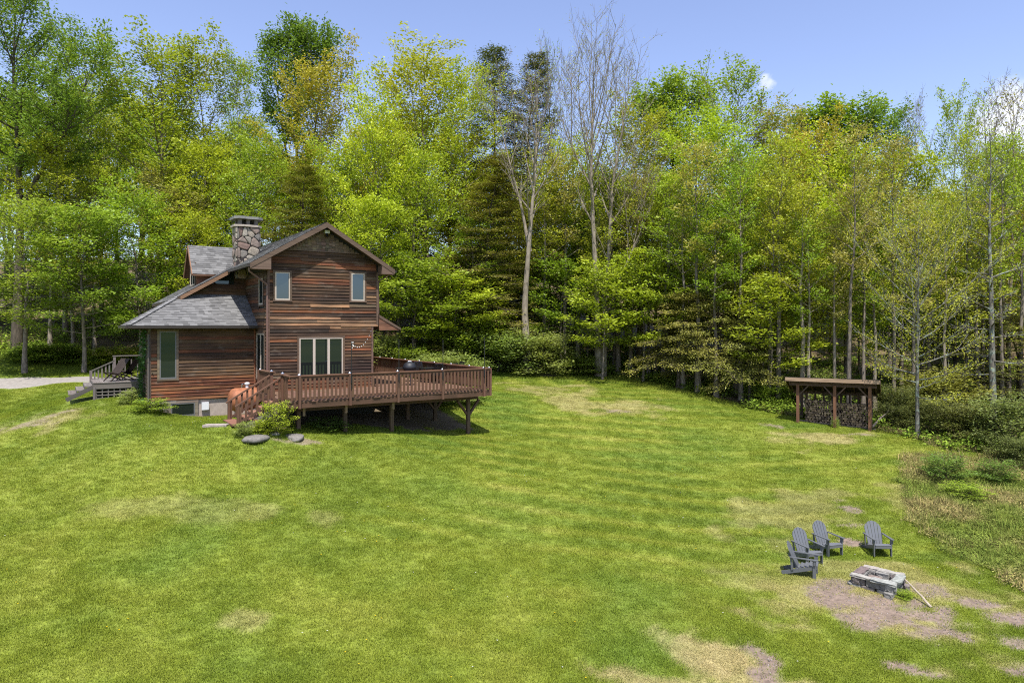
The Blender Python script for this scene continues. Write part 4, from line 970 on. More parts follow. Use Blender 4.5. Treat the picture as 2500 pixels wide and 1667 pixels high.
# ------------------------------------------------------------------ FIRE PIT and chairs
fpc = Vector((9.48, 17.66)); fpz = g1(fpc.x, fpc.y); fr_ = math.atan2(-.71, .70)
pit = empty('fire_pit', (fpc.x, fpc.y, fpz), fr_, 'low square fire pit of stacked grey stone blocks with flat slab rim', 'fire pit'); pit.scale = (.95, .95, 1.15)
def rblock(name, c, d, rz, colr, parent, seed, rough=.03):
    rr = random.Random(seed); m = MB(); nx, ny, nz = 3, 3, 2; c = Vector(c); mt = Matrix.Rotation(rz, 3, 'Z')
    import bmesh
    bm = bmesh.new(); bmesh.ops.create_cube(bm, size=1); bmesh.ops.bevel(bm, geom=bm.edges[:], offset=.09, segments=1, affect='EDGES')
    bmesh.ops.subdivide_edges(bm, edges=[e for e in bm.edges if e.calc_length() > .5], cuts=2, use_grid_fill=True)
    for v in bm.verts:
        v.co = Vector((v.co.x*d[0], v.co.y*d[1], v.co.z*d[2])); v.co += Vector((rr.uniform(-1, 1), rr.uniform(-1, 1), rr.uniform(-.6, .6)))*rough
    me = bpy.data.meshes.new(name); bm.to_mesh(me); bm.free(); me.materials.append(M['stone'])
    o = link(name, me, parent, c, (rr.uniform(-.03, .03), rr.uniform(-.03, .03), rz+rr.uniform(-.05, .05))); f = rr.uniform(.8, 1.2); o.color = (colr[0]*f, colr[1]*f, colr[2]*f, 1); return o
GS = [(.18, .17, .155), (.13, .122, .113), (.22, .21, .19), (.16, .135, .125)]
S2 = .53; sd = 0
for side in range(4):
    rz = side*math.pi/2; mt = Matrix.Rotation(rz, 3, 'Z')
    for lev in range(2):
        xs = (-.36, .0, .36) if lev else (-.46, -.12, .28)
        for x in xs:
            sd += 1; p = mt @ Vector((x, -S2+.12, .02+lev*.15)); rblock('block', p, (.345, .2, .15), rz, random.choice(GS), pit, sd, .012)
for (x, y, a, b, rz, c) in ((.26, -.45, .60, .24, .06, (.33, .33, .30)), (-.3, -.45, .52, .19, -.05, (.30, .28, .25)), (.47, .10, .23, .60, .02, (.31, .32, .29)), (-.46, .05, .22, .66, .05, (.16, .12, .112)), (.15, .47, .72, .2, -.04, (.27, .25, .22)), (-.33, .48, .4, .2, .05, (.27, .24, .21))):
    sd += 1; rblock('cap_stone', (x, y, .26+random.uniform(-.01, .015)), (a, b, .055), rz, c, pit, sd, .014)
rblock('loose_stone', (-.12, .08, .10), (.34, .16, .18), .3, (.26, .20, .17), pit, 77, .02); rblock('loose_stone', (.15, .14, .06), (.12, .1, .14), .8, (.26, .23, .2), pit, 78, .02)
b = MB().box((0, 0, -.03), (.75, .75, .05)); b.build('ash_bed', M['ash'], pit)
# walking-stick sized branch leaning on the rim
a_ = Vector((10.05, 17.75, fpz+.34)); gb = G(2273, 1485); b_ = gb+Vector((0, 0, .02))
stp = [a_.lerp(b_, k/7)+Vector((random.uniform(-.015, .015), random.uniform(-.015, .015), .03*math.sin(k/7*3.1))) for k in range(8)]
st = MB().tube([p-b_ for p in stp], [.013, .016, .018, .02, .022, .024, .027, .030], 6).build('stick', M['bark_stick'], None, centre=False); st.location = b_
tag(st, 'long pale peeled stick leaning on the fire pit rim', 'stick')

def adirondack(px, py, fwd, label):
    g = G(px, py); rz = math.atan2(fwd[1], fwd[0])-math.pi/2
    c = empty('adirondack_chair', (g.x, g.y, g.z+.02), rz, label, 'chair', 'grey chairs around the fire pit'); mt = M['chair_grey']; c.scale = (.86, .86, .90)
    for k in range(5):
        f = k/4; y = .36-f*.52; zz = .37-f*.15; beam('seat_slat', (-.26, y, zz), (.26, y, zz), .115, .022, mt, c, up=(0, .28, 1))
    hts = (.66, .74, .77, .74, .66)
    for k in range(5):
        x0 = -.19+k*.095; x1 = x0*1.22; L = hts[k]; dy, dz = -.40, .90
        m = MB(); w0, w1 = .044, .052; a = Vector((x0, -.17, .20)); t = Vector((x1, -.17+dy*L/.98, .20+dz*L/.98)); r_ = .05
        n_ = Vector((0, dz, -dy)).normalized()*.022; ax = (t-a).normalized(); top = [(-w1, 0), (-w1*.6, r_*.75), (0, r_), (w1*.6, r_*.75), (w1, 0)]
        if k == 0: top = [(-w1, -.10), (-w1*.5, -.03), (0, .02), (w1*.6, .045), (w1, .06)]
        if k == 4: top = [(-w1, .06), (-w1*.6, .045), (0, .02), (w1*.5, -.03), (w1, -.10)]
        if k == 1: top = [(-w1, 0), (-w1*.4, .02), (0, .03), (w1*.5, .04), (w1, .045)]
        if k == 3: top = [(-w1, .045), (-w1*.5, .04), (0, .03), (w1*.4, .02), (w1, 0)]
        if k == 2: top = [(-w1, .02), (-w1*.5, .03), (0, .033), (w1*.5, .03), (w1, .02)]
        poly = [a+Vector((-w0, 0, 0)), a+Vector((w0, 0, 0))]+[t+Vector((x, 0, 0))+ax*y for x, y in reversed(top)]
        m.prism(poly, n_); m.build('back_slat', mt, c)
    for s in (-1, 1):
        m = MB(); q = [(.33, .42), (.33, -.36), (.27, -.40), (.245, .10), (.235, .42), (.26, .45), (.31, .45)]
        m.prism([(s*x+(s*.02), y, .545-(.03 if y < 0 else 0)*0) for x, y in (q if s < 0 else q[::-1])], (0, 0, .024)); m.build('armrest', mt, c)
        beam('front_leg', (s*.285, .34, 0), (s*.285, .34, .543), .03, .10, mt, c, up=(0, 1, 0))
        beam('arm_bracket', (s*.32, .345, .40), (s*.32, .35, .54), .03, .06, mt, c, up=(0, 1, 0))
        beam('rear_leg', (s*.25, .40, .325), (s*.25, -.62, .03), .026, .11, mt, c)
        beam('arm_post', (s*.275, -.30, .16), (s*.285, -.34, .545), .028, .07, mt, c, up=(0, 1, 0))
    beam('back_rail', (-.29, -.33, .515), (.29, -.33, .515), .05, .035, mt, c); beam('front_apron', (-.25, .40, .31), (.25, .40, .31), .022, .09, mt, c)
    return c
adirondack(2143, 1352, (-.05, -1), 'grey slatted garden chair standing alone behind the fire pit')
adirondack(2020, 1350, (.3, -.95), 'grey slatted garden chair at the rear of the left group, nearest the bare patch')
adirondack(1971, 1370, (.28, -.96), 'grey slatted garden chair in the middle of the left group')
adirondack(1962, 1404, (.88, -.48), 'grey slatted garden chair turned sideways, nearest the camera')

# ------------------------------------------------------------------ rocks and slabs by the stairs
def rock(px, py, sx, sy, sz, label, c, seed, name='boulder'):
    import bmesh
    rr = random.Random(seed); g = G(px, py); bm = bmesh.new(); bmesh.ops.create_icosphere(bm, subdivisions=3, radius=1)
    off = rr.uniform(0, 50)
    for v in bm.verts:
        n = float(fbm(np.array([v.co.x*1.3+off]), np.array([v.co.y*1.3+v.co.z*1.7+off]), seed, 3)[0]); v.co *= .75+.5*n; v.co = Vector((v.co.x*sx, v.co.y*sy, max(v.co.z, -.3)*sz))
        if v.co.z > sz*.55: v.co.z = sz*.55+(v.co.z-sz*.55)*.3
    me = bpy.data.meshes.new(name); bm.to_mesh(me); bm.free(); me.materials.append(M['stone'])
    for p in me.polygons: p.use_smooth = True
    o = link(name, me, None, (g.x, g.y, g.z-.06), (0, 0, rr.uniform(0, 3))); o.color = (*c, 1); tag(o, label, 'rock' if name == 'boulder' else 'paving slab')
rock(626, 1067, .62, .42, .2, 'broad grey boulder in the grass before the deck stairs', (.16, .148, .135), 3)
rock(716, 1066, .52, .34, .22, 'flat grey boulder below the first deck post', (.17, .155, .14), 5)
rock(668, 1058, .25, .25, .14, 'small grey stone at the foot of the leafy shrub', (.25, .23, .2), 8)
g = G(528, 1040); m = MB(); m.prism([(-.45, -.16, -.03), (.40, -.2, -.03), (.45, .17, -.03), (-.38, .2, -.03)], (0, 0, .09)); o = m.build('stepping_slab', M['stone'], None); o.location = g+Vector((0, 0, .015)); o.rotation_euler = (0, 0, .15); o.color = (.33, .28, .25, 1); tag(o, 'flat reddish grey stepping slab left of the deck stairs', 'paving slab')

#VEGETATION
# ------------------------------------------------------------------ TREES
class Tubes:
    def __init__(s): s.V = []; s.F = []; s.n = 0
    def add(s, pts, rad, sides=5):
        pts = np.asarray(pts, float); k = len(pts); rad = np.asarray(rad, float)
        t = np.gradient(pts, axis=0); t /= np.linalg.norm(t, axis=1)[:, None]+1e-9
        ref = np.array([.31, .95, .05]) if abs(t[0, 2]) > .7 else np.array([0, 0, 1.0])
        a = np.cross(t, ref); a /= np.linalg.norm(a, axis=1)[:, None]+1e-9; b = np.cross(t, a)
        an = np.arange(sides)*2*math.pi/sides
        ring = pts[:, None]+(a[:, None]*np.cos(an)[None, :, None]+b[:, None]*np.sin(an)[None, :, None])*rad[:, None, None]
        s.V.append(ring.reshape(-1, 3)); i = np.arange(k-1)[:, None]*sides; j = np.arange(sides)[None]; j2 = (j+1) % sides
        s.F.append((np.stack([i+j, i+j2, i+sides+j2, i+sides+j], -1)+s.n).reshape(-1, 4)); s.n += k*sides
    def mesh(s, name, mat):
        F_ = np.concatenate(s.F); return mesh_np(name, np.concatenate(s.V), F_.ravel(), np.full(len(F_), 4), mat, True)
def leaf_mesh(name, pos, lv, size, mat, r, up=.6, aspect=.62, dirs=None, droop=0.0):
    n = len(pos); d = r.normal(size=(n, 3))
    if dirs is not None: d = d*.45+dirs
    d[:, 2] = d[:, 2]*.55-droop; d /= np.linalg.norm(d, axis=1)[:, None]
    nn = r.normal(size=(n, 3))*.62; nn[:, 2] = np.abs(nn[:, 2])+up
    if dirs is not None: nn += dirs*.45
    sd = np.cross(d, nn); sd /= np.linalg.norm(sd, axis=1)[:, None]+1e-9; nn = np.cross(sd, d)
    L = size*r.uniform(.6, 1.3, n)[:, None]; Wd = L*aspect*.5
    a = pos-d*L*.5; b = pos+sd*Wd+nn*L*.12-d*L*.05; c = pos+d*L*.5; e = pos-sd*Wd+nn*L*.12-d*L*.05
    V = np.stack([a, b, c, e], 1).reshape(-1, 3); Fq = np.arange(4*n)
    tri = np.stack([np.arange(n)*4, np.arange(n)*4+1, np.arange(n)*4+2, np.arange(n)*4, np.arange(n)*4+2, np.arange(n)*4+3], -1)
    me = mesh_np(name, V, tri.ravel(), np.full(2*n, 3), mat)
    at = me.attributes.new('lv', 'FLOAT', 'POINT'); at.data.foreach_set('value', np.repeat(lv, 4).astype(np.float32)); return me
def curve(p, d, L, bend, r, k=5, wob=.06):
    d = np.asarray(d, float); d = d/np.linalg.norm(d); pts = [np.asarray(p, float)]; st = L/(k-1)
    for i in range(k-1):
        d = d+np.array([0, 0, bend/(k-1)])+r.normal(size=3)*wob; d /= np.linalg.norm(d); pts.append(pts[-1]+d*st)
    return np.array(pts)
def along(pts, f):
    x = f*(len(pts)-1); i = min(int(x), len(pts)-2); return pts[i]+(pts[i+1]-pts[i])*(x-i), pts[i+1]-pts[i]
def make_tree(seed, H, Rr, base, nprim, nsub, nleaf, leaf, bark, lmat='leaf', el=(20, 65), bend=.5, flat=.5, spread=.45, trunk_r=.17, prof='dome', twigs=0, axes=None, up=.6, aspect=.62, sub_f=.36, droop=0., lean=.02, sides=(8, 5, 3), topleaf=True, inner=.08, brr=.028):
    r = np.random.default_rng(seed); T = Tubes(); Pn = []; Lv = []; Dr = []
    if axes is None:
        k = 9; xs = np.cumsum(r.normal(size=(k, 2))*H*lean*.45, 0)*np.linspace(0, 1, k)[:, None]; axes = [(np.column_stack([xs, np.linspace(0, H*.97, k)]), trunk_r, base, 1.0)]
    for (ax, tr, bs, share) in axes:
        ax = np.asarray(ax, float); k = len(ax); rr = tr*(1-np.linspace(0, 1, k)*.93); rr[0] *= 1.3
        dense = np.array([along(ax, f)[0] for f in np.linspace(0, 1, 14)]); T.add(dense, np.interp(np.linspace(0, 1, 14), np.linspace(0, 1, k), rr), sides[0])
        n = int(nprim*share); ph = r.uniform(0, 6.3); Hs = ax[-1, 2]-ax[0, 2]
        for i in range(n):
            f = bs+(1-bs)*((i+r.uniform(0, 1))/n)**.92; f = min(f, .99); p, dz = along(ax, f); t = (f-bs)/(1-bs)
            if prof == 'dome': pr = math.sqrt(max(0, 1-(t*.98)**2.2))*(.55+.45*min(1, t*3+.3))
            elif prof == 'cone': pr = (1-t)**.62*.95+.05
            elif prof == 'col': pr = .75*(1-t**3)+.1
            else: pr = math.sin(math.pi*min(.97, .18+.8*t))**.7
            L = Rr*pr*r.uniform(.72, 1.15)+.2; az = ph+i*2.399+r.uniform(-.4, .4); e = R(el[0]+(el[1]-el[0])*t+r.uniform(-9, 9))
            L1 = L/max(.45, math.cos(e))*.92 if prof != 'cone' else L
            b = curve(p, (math.cos(az)*math.cos(e), math.sin(az)*math.cos(e), math.sin(e)), L1, bend, r)
            r0 = max(.012, min(np.interp(f, np.linspace(0, 1, k), rr)*.6, brr*L1)); T.add(b, np.linspace(r0, r0*.25, len(b)), sides[1])
            ns = max(2, int(round(nsub*(.5+.7*pr))))
            for j in range(ns):
                fj = .22+.78*(j+r.uniform(.2, .9))/ns; fj = min(fj, 1.0); q, dd = along(b, min(fj, .999)); dd = dd/np.linalg.norm(dd)
                sdv = np.cross(dd, [0, 0, 1]); sdv /= np.linalg.norm(sdv)+1e-9; sg = 1 if j % 2 else -1
                d2 = dd*.75+sdv*sg*r.uniform(.4, .95)+np.array([0, 0, r.uniform(-.15, .35)]); L2 = L1*sub_f*(1.15-.6*fj)*r.uniform(.7, 1.25)+.15
                c = curve(q, d2, L2, bend*.6, r, 4, .1); T.add(c, np.linspace(max(.011, r0*.38), .006, 4), sides[2])
                for _ in range(twigs):
                    g_, gd = along(c, r.uniform(.2, .98)); d3 = gd/np.linalg.norm(gd)+r.normal(size=3)*.5+np.array([0, 0, .2]); T.add(curve(g_, d3, L2*r.uniform(.25, .6), bend*.5, r, 3, .1), [.009, .007, .004], 3)
                if nleaf:
                    m = max(1, int(nleaf*r.uniform(.6, 1.4))); cv = r.uniform(.1, .9)
                    ff = r.beta(1.6, 1.0, m); x = ff*3; ii_ = np.minimum(x.astype(int), 2); ps = c[ii_]+(c[ii_+1]-c[ii_])*(x-ii_)[:, None]
                    ps = ps+r.normal(size=(m, 3))*np.array([spread, spread, spread*flat]); Pn.append(ps); Lv.append(np.clip(cv*.7+r.uniform(0, .3, m), 0, 1)); Dr.append(np.repeat((d2/np.linalg.norm(d2))[None], m, 0))
            if nleaf and inner:
                m = int(nleaf*ns*inner); ff = r.uniform(.15, 1, m)*(len(b)-1); ii_ = np.minimum(ff.astype(int), len(b)-2); ps = b[ii_]+(b[ii_+1]-b[ii_])*(ff-ii_)[:, None]+r.normal(size=(m, 3))*spread*np.array([1, 1, flat]); Pn.append(ps); Lv.append(r.uniform(.1, .8, m)); Dr.append(np.zeros((m, 3)))
    tm = T.mesh('trunk', M[bark]); cm_ = None
    if nleaf: cm_ = leaf_mesh('crown', np.concatenate(Pn), np.concatenate(Lv), leaf, M[lmat], r, up, aspect, np.concatenate(Dr), droop)
    zt = max(v[2] for v in np.concatenate(T.V)); return dict(trunk=tm, crown=cm_, H=float(np.max(np.concatenate(Pn)[:, 2])*.985) if nleaf else float(zt), R=Rr)
PR = {}
PR['oak'] = [make_tree(s, 20, 4.5, .32, 28, 6, 88, .18, 'bark', el=(18, 72), bend=.4, spread=.27, flat=.6, trunk_r=.2) for s in (1, 2, 3)]
PR['maple'] = [make_tree(4, 14, 3.4, .28, 30, 6, 74, .17, 'bark', el=(12, 70), bend=.3, spread=.27, flat=.45, trunk_r=.13), make_tree(5, 14, 3.4, .32, 28, 6, 70, .16, 'bark', el=(20, 74), bend=.4, spread=.27, flat=.7, trunk_r=.12, prof='mid', lean=.035), make_tree(6, 14, 3.2, .24, 34, 5, 70, .17, 'bark', el=(8, 66), bend=.25, spread=.28, flat=.5, trunk_r=.12, prof='col', lean=.03)]
PR['thin'] = [make_tree(s, 17, 2.0, .50, 20, 5, 34, .17, 'bark' if s % 2 else 'bark_pale', el=(15, 65), bend=.3, spread=.24, flat=.5, trunk_r=.17, twigs=1, lean=.02) for s in (31, 32, 33)]
PR['dead'] = [make_tree(34, 14, 1.7, .18, 34, 6, 5, .12, 'bark_lichen', el=(-5, 50), bend=.1, spread=.25, trunk_r=.17, twigs=4, prof='col', lean=.012, inner=.1)]
PR['sparse'] = [make_tree(s, 20, 3.4, .30, 28, 7, 36, .165, 'bark', el=(28, 72), bend=.5, spread=.2, flat=.8, trunk_r=.14, twigs=2) for s in (7, 8, 9)]
popax = [(np.array([(0, 0, 0), (0, 0, 8), (.1, .1, 15), (.0, 0, 21.5)], float), .2, .4, .45), (np.array([(0, 0, 7), (-1.0, .3, 12), (-1.5, .2, 17), (-1.6, .2, 20)], float), .1, .3, .3), (np.array([(0, 0, 9), (1.0, -.3, 13), (1.4, -.1, 17), (1.6, 0, 20.5)], float), .1, .3, .3)]
PR['poplar'] = [make_tree(10, 22, 2.3, .35, 64, 6, 44, .20, 'bark_dark', el=(40, 76), bend=.4, spread=.24, flat=1.0, prof='dome', axes=popax)]
PR['hemlock'] = [make_tree(s, 25, 3.6, .08, 150, 8, 34, .17, 'bark_dark', 'needle', el=(-12, 34), bend=-.2, spread=.2, flat=.5, prof='cone', trunk_r=.18, aspect=.34, up=1.2, droop=.18, sub_f=.42) for s in (11, 12)]
PR['drooping'] = [make_tree(13, 9, 2.6, .28, 48, 8, 44, .15, 'bark_dark', 'needle', el=(-5, 40), bend=-.45, spread=.2, flat=.5, prof='cone', trunk_r=.12, aspect=.36, up=.9, droop=.35, sub_f=.45)]
PR['under'] = [make_tree(s, 8, 2.4, .34, 24, 5, 62, .16, 'bark', el=(5, 66), bend=.3, spread=.24, flat=.45, trunk_r=.06) for s in (14, 15)]
PR['shrub'] = [make_tree(s, 3.2, 1.9, .02, 34, 6, 46, .13, 'bark_dark', el=(15, 75), bend=.25, spread=.2, flat=.9, trunk_r=.05, prof='dome') for s in (16, 17)]
PR['bush'] = [make_tree(s, 1.3, .75, .02, 26, 5, 24, .085, 'bark_dark', el=(10, 75), bend=.2, spread=.09, flat=.8, trunk_r=.02, lean=.01) for s in (18, 19)]
PR['lichen'] = [make_tree(20, 12.6, 5.2, .22, 36, 8, 34, .115, 'bark_lichen', el=(0, 62), bend=.3, brr=.013, spread=.25, flat=.5, trunk_r=.15, prof='mid', twigs=3, lean=.008, inner=.1)]
# bare stems with a haze of opening buds
def ln(*q): return np.array(q, float)
bareA = [(ln((0, 0, 0), (-.15, .1, 4), (.15, 0, 8), (.5, .1, 12), (.55, 0, 16)), .22, .5, .6), (ln((.15, .1, 7), (-.3, .3, 9.5), (-1.1, .3, 12.5), (-1.9, .2, 16)), .10, .25, .4)]
bareB = [(ln((0, 0, 0), (-.1, 0, 5), (-.35, 0, 10), (-.55, .1, 15), (-.45, .2, 19), (-.3, .2, 22.5)), .25, .45, .40), (ln((.35, .2, 0), (.5, .3, 5), (.8, .2, 10), (1.0, .2, 14), (1.7, .1, 18), (2.2, .2, 21)), .21, .42, .34), (ln((.7, 0, 3), (1.4, .1, 7), (2.9, -.3, 10.5), (4.0, -.3, 13)), .10, .25, .26)]
PR['bareA'] = [make_tree(21, 17, 2.0, .4, 30, 7, 5, .10, 'bark_pale', el=(52, 78), bend=.35, spread=.3, axes=bareA, twigs=4, sides=(9, 5, 3), inner=0, prof='mid')]
PR['bareB'] = [make_tree(22, 23, 3.4, .4, 54, 8, 6, .10, 'bark_pale', el=(54, 78), bend=.45, spread=.3, axes=bareB, twigs=4, sides=(9, 5, 3), inner=0, prof='mid')]
PR['bud'] = [make_tree(s, 20, 2.4, .3, 28, 6, 6, .13, 'bark', el=(45, 75), bend=.45, spread=.25, flat=.9, trunk_r=.12, twigs=5, inner=.1, prof='mid') for s in (23, 24)]
forkax = [(ln((0, 0, 0), (.1, 0, 5), (.15, .1, 10), (0, 0, 15), (-.3, 0, 20), (-.2, .1, 24)), .34, .45, .6), (ln((.15, .1, 9.6), (1.2, 0, 12), (2.9, -.2, 14.4), (4.2, -.2, 16.8), (5.2, 0, 20)), .19, .35, .4)]
PR['fork'] = [make_tree(25, 24, 4.4, .4, 56, 8, 52, .20, 'bark_dark', el=(5, 65), bend=.35, spread=.32, flat=.6, axes=forkax)]

COLS = dict(YG=(.33, .40, .036), BG=(.37, .445, .038), G=(.25, .345, .036), DG=(.14, .225, .038), OL=(.33, .365, .044), OR=(.40, .355, .060), TN=(.34, .32, .085), HM=(.13, .15, .036), HM2=(.21, .21, .042), GG=(.27, .33, .085), LG=(.28, .375, .055), BR=(.18, .205, .062))
BASES = {}
def put_tree(name, kind, px, d, top, wpx, colr, label, group, cat='tree', rot=None, var=None, sink=.15):
    X = (px-CX)/F*d; zb = g1(X, d); H = ZC-(top-CY)/F*d-zb; lst = PR[kind]; p = lst[random.randrange(len(lst)) if var is None else var]
    sc_z = max(.25, H/p['H']); sc_x = (wpx/F*d*.5)/p['R'] if wpx else sc_z
    e = empty(name, (X, d, zb-sink), random.uniform(0, 6.28) if rot is None else rot, label, cat, group); e.scale = (sc_x, sc_x, sc_z)
    t = link('trunk', p['trunk'], e)
    if p['crown']:
        c = link('crown', p['crown'], e); k = random.uniform(.88, 1.12); q = COLS[colr]; c.color = (q[0]*k*random.uniform(.93, 1.07), q[1]*k, q[2]*k, 1)
    return e
EDG = 'trees along the edge of the wood'; SKY = 'tall trees forming the skyline'; UND = 'low leafy trees along the foot of the wood'
TREES = [
 ('oak_tree','fork',42,47,-130,None,'DG','big dark forked oak at the left edge of the picture',SKY,0.0,0),
 ('ash_tree','sparse',160,53,70,280,'G','open crowned tree right of the big forked oak',SKY,None,None),
 ('ash_tree','sparse',250,56,95,290,'G','thinly leaved tree between forked oak and broad yellow-green oak',SKY,None,None),
 ('oak_tree','oak',385,52,62,430,'OL','broad yellow-green oak left of the chimney, highest on that side',SKY,None,0),
 ('oak_tree','oak',515,55,105,330,'OL','yellow-green oak behind the left shoulder of the chimney',SKY,None,1),
 ('birch_tree','sparse',600,55,125,170,'LG','slim pale-stemmed tree just left of the dark poplar',SKY,None,None),
 ('poplar_tree','poplar',728,66,34,170,'DG','dark green poplar top poking above the orange-tinted maple',SKY,None,0),
 ('maple_tree','oak',775,52,92,330,'OR','orange-tinted maple in new leaf above the house roof',SKY,None,2),
 ('maple_tree','maple',610,47,290,230,'G','bright green maple directly behind the chimney',EDG,None,None),
 ('hemlock_tree','hemlock',715,45,395,260,'HM2','olive hemlock right behind the roof ridge',EDG,None,0),
 ('maple_tree','maple',935,46,165,230,'BG','narrow lime-green maple right of the roof peak',EDG,None,0),
 ('oak_tree','oak',1040,53,92,400,'OL','tall rounded yellow-green oak above the deck',SKY,None,0),
 ('oak_tree','oak',1145,51,150,270,'YG','yellow-green oak beside the two dark hemlocks',SKY,None,1),
 ('maple_tree','maple',1010,46,330,280,'YG','layered green maple below the tall rounded oak',EDG,None,1),
 ('maple_tree','maple',900,44,480,230,'BG','lime-green maple sprays at the right eave of the house',EDG,None,2),
 ('hemlock_tree','hemlock',1205,56,100,280,'HM','taller of the two dark hemlocks in the middle',SKY,None,0),
 ('hemlock_tree','hemlock',1285,57,132,250,'HM','shorter of the two dark hemlocks in the middle',SKY,None,1),
 ('hemlock_tree','hemlock',1190,47,380,270,'HM2','brownish hemlock behind the left bare tree',EDG,None,1),
 ('bare_tree','bareA',1287,45,135,None,'OL','leafless pale tree leaning slightly, left of the two bare giants',EDG,0.0,0),
 ('bare_tree','bareB',1462,45.5,32,None,'OL','tallest leafless pale tree with several stems',EDG,0.0,0),
 ('budding_tree','bud',1345,58,95,130,'LG','slender budding tree between the two bare giants',SKY,None,0),
 ('budding_tree','bud',1405,60,120,150,'TN','thin budding tree right behind the tallest bare tree',SKY,None,1),
 ('maple_tree','maple',1370,51,300,230,'YG','rounded green maple between the two bare trunks',EDG,None,0),
 ('oak_tree','oak',1560,54,235,320,'OL','olive-green oak right of the tallest bare tree',SKY,None,2),
 ('birch_tree','poplar',1640,62,170,190,'LG','soft green upright tree left of the sparse dark-leaved one',SKY,None,0),
 ('ash_tree','sparse',1785,54,138,310,'G','sparse dark-leaved tree rising high right of centre',SKY,None,0),
 ('oak_tree','oak',1705,49,265,340,'YG','full yellow-green oak right of centre',EDG,None,1),
 ('oak_tree','oak',1600,48,420,270,'OL','mid-height oak under the olive-green oak',EDG,None,0),
 ('budding_tree','oak',1895,55,235,270,'TN','tan budding tree left of the two small clouds',SKY,None,1),
 ('budding_tree','oak',1965,53,262,270,'OR','rusty budding tree beside the lime maple',SKY,None,2),
 ('birch_tree','poplar',2035,63,228,210,'G','green dome-topped tree behind the lime maple',SKY,None,0),
 ('oak_tree','oak',2170,60,222,230,'DG','dark green oak left of the big cloud',SKY,None,2),
 ('maple_tree','maple',2065,46,310,320,'BG','large lime maple above the woodshed',EDG,None,1),
 ('maple_tree','maple',2200,47,370,260,'YG','green maple right of the large lime maple',EDG,None,2),
 ('budding_tree','bud',2250,55,225,110,'TN','bare-topped slim tree left of the cloud',SKY,None,1),
 ('ash_tree','sparse',2335,46,205,190,'G','straight grey trunk with thin leaves in front of the cloud',SKY,None,0),
 ('ash_tree','bud',2400,48,225,190,'G','twiggy tree in front of the cloud',SKY,None,0),
 ('budding_tree','bud',2462,46,172,230,'TN','dark bare branching tree at the right edge against the cloud',SKY,None,1),
 ('oak_tree','oak',2440,60,330,330,'G','green oak low behind the twiggy trees at the right edge',SKY,None,1),
 ('oak_tree','oak',2540,56,350,300,'OL','oak cut off by the right edge of the picture',SKY,None,0),
 ('maple_tree','sparse',2420,44,480,330,'OR','rust-tinted thin tree at the right edge below the cloud',EDG,None,1),
 ('cherry_tree','lichen',2240,33,425,360,'OL','small spreading tree with lichen-spotted trunk right of the woodshed',EDG,None,0),
 ('ash_tree','dead',2425,37,300,170,'OL','tall lichen-spotted trunk with dead twigs near the right edge',EDG,2.0,0),
 ('maple_tree','under',1470,43.8,625,250,'YG','leafy maple wrapping the foot of the tallest bare tree',UND,None,0),
 ('maple_tree','under',1570,44,600,240,'YG','low maple right of the tallest bare tree',UND,None,0),
 ('hemlock_tree','drooping',1655,42.2,700,210,'HM2','drooping olive hemlock at the lawn edge, leftmost of three',UND,None,0),
 ('hemlock_tree','drooping',1745,41.4,690,230,'HM2','drooping olive hemlock at the lawn edge, middle of three',UND,1.0,0),
 ('hemlock_tree','drooping',1830,40.4,760,190,'HM2','drooping olive hemlock at the lawn edge, rightmost of three',UND,2.0,0),
 ('maple_tree','maple',1720,47,520,270,'YG','green maple above the three drooping hemlocks',EDG,None,1),
 ('maple_tree','under',1880,40,640,250,'YG','green maple with thin trunks left of the woodshed',UND,None,1),
 ('maple_tree','maple',1965,42,560,260,'OL','maple with a pale straight trunk behind the woodshed',EDG,None,2),
 ('maple_tree','maple',2075,43,470,270,'YG','maple with a dark straight trunk behind the woodshed',EDG,None,0),
 ('hemlock_tree','hemlock',2320,41,720,330,'HM','dark spreading hemlock low behind the lichen-spotted trees',UND,None,0),
 ('hemlock_tree','hemlock',2480,40,760,240,'HM2','olive hemlock low at the right edge',UND,None,1),
 ('maple_tree','under',1010,44,600,290,'G','dense green young tree right of the house wall',UND,None,0),
 ('maple_tree','under',1110,44.5,640,280,'YG','dense green young tree behind the deck corner',UND,None,1),
 ('maple_tree','maple',1200,48,560,200,'OL','thin green tree left of the left bare trunk',UND,None,0),
 ('maple_tree','under',1370,48,600,230,'G','shaded green tree between the bare trunks',UND,None,1),
 ('birch_tree','maple',60,41.5,465,360,'LG','soft light-green tree above the driveway at the far left',EDG,None,1),
 ('birch_tree','maple',205,42.5,500,300,'LG','soft light-green tree above the driveway, second from the left',EDG,None,2),
 ('maple_tree','maple',345,44.5,425,280,'G','mid-green tree left of the dormer',EDG,None,0),
 ('maple_tree','maple',465,46,500,240,'YG','yellow-green tree just behind the dormer',EDG,None,1),
 ('maple_tree','maple',180,48,330,260,'OL','olive tree under the open crowned tree at the left',EDG,None,2),
 ('maple_tree','maple',470,49,300,260,'YG','yellow-green maple under the broad oak',EDG,None,0),
 ('maple_tree','maple',830,48,330,230,'YG','green maple between the orange maple and the lime maple',EDG,None,1),
 ('maple_tree','maple',1500,50,420,240,'G','green maple behind the stems of the tallest bare tree',EDG,None,2),
 ('maple_tree','maple',1860,49,380,270,'OL','olive maple left of the large lime maple',EDG,None,0),
]
for (nm, kind, px, d, top, wp, cc, lab, grp, rot, var) in TREES: put_tree(nm, kind, px, d, top, wp, cc, lab, grp, rot=rot, var=var)
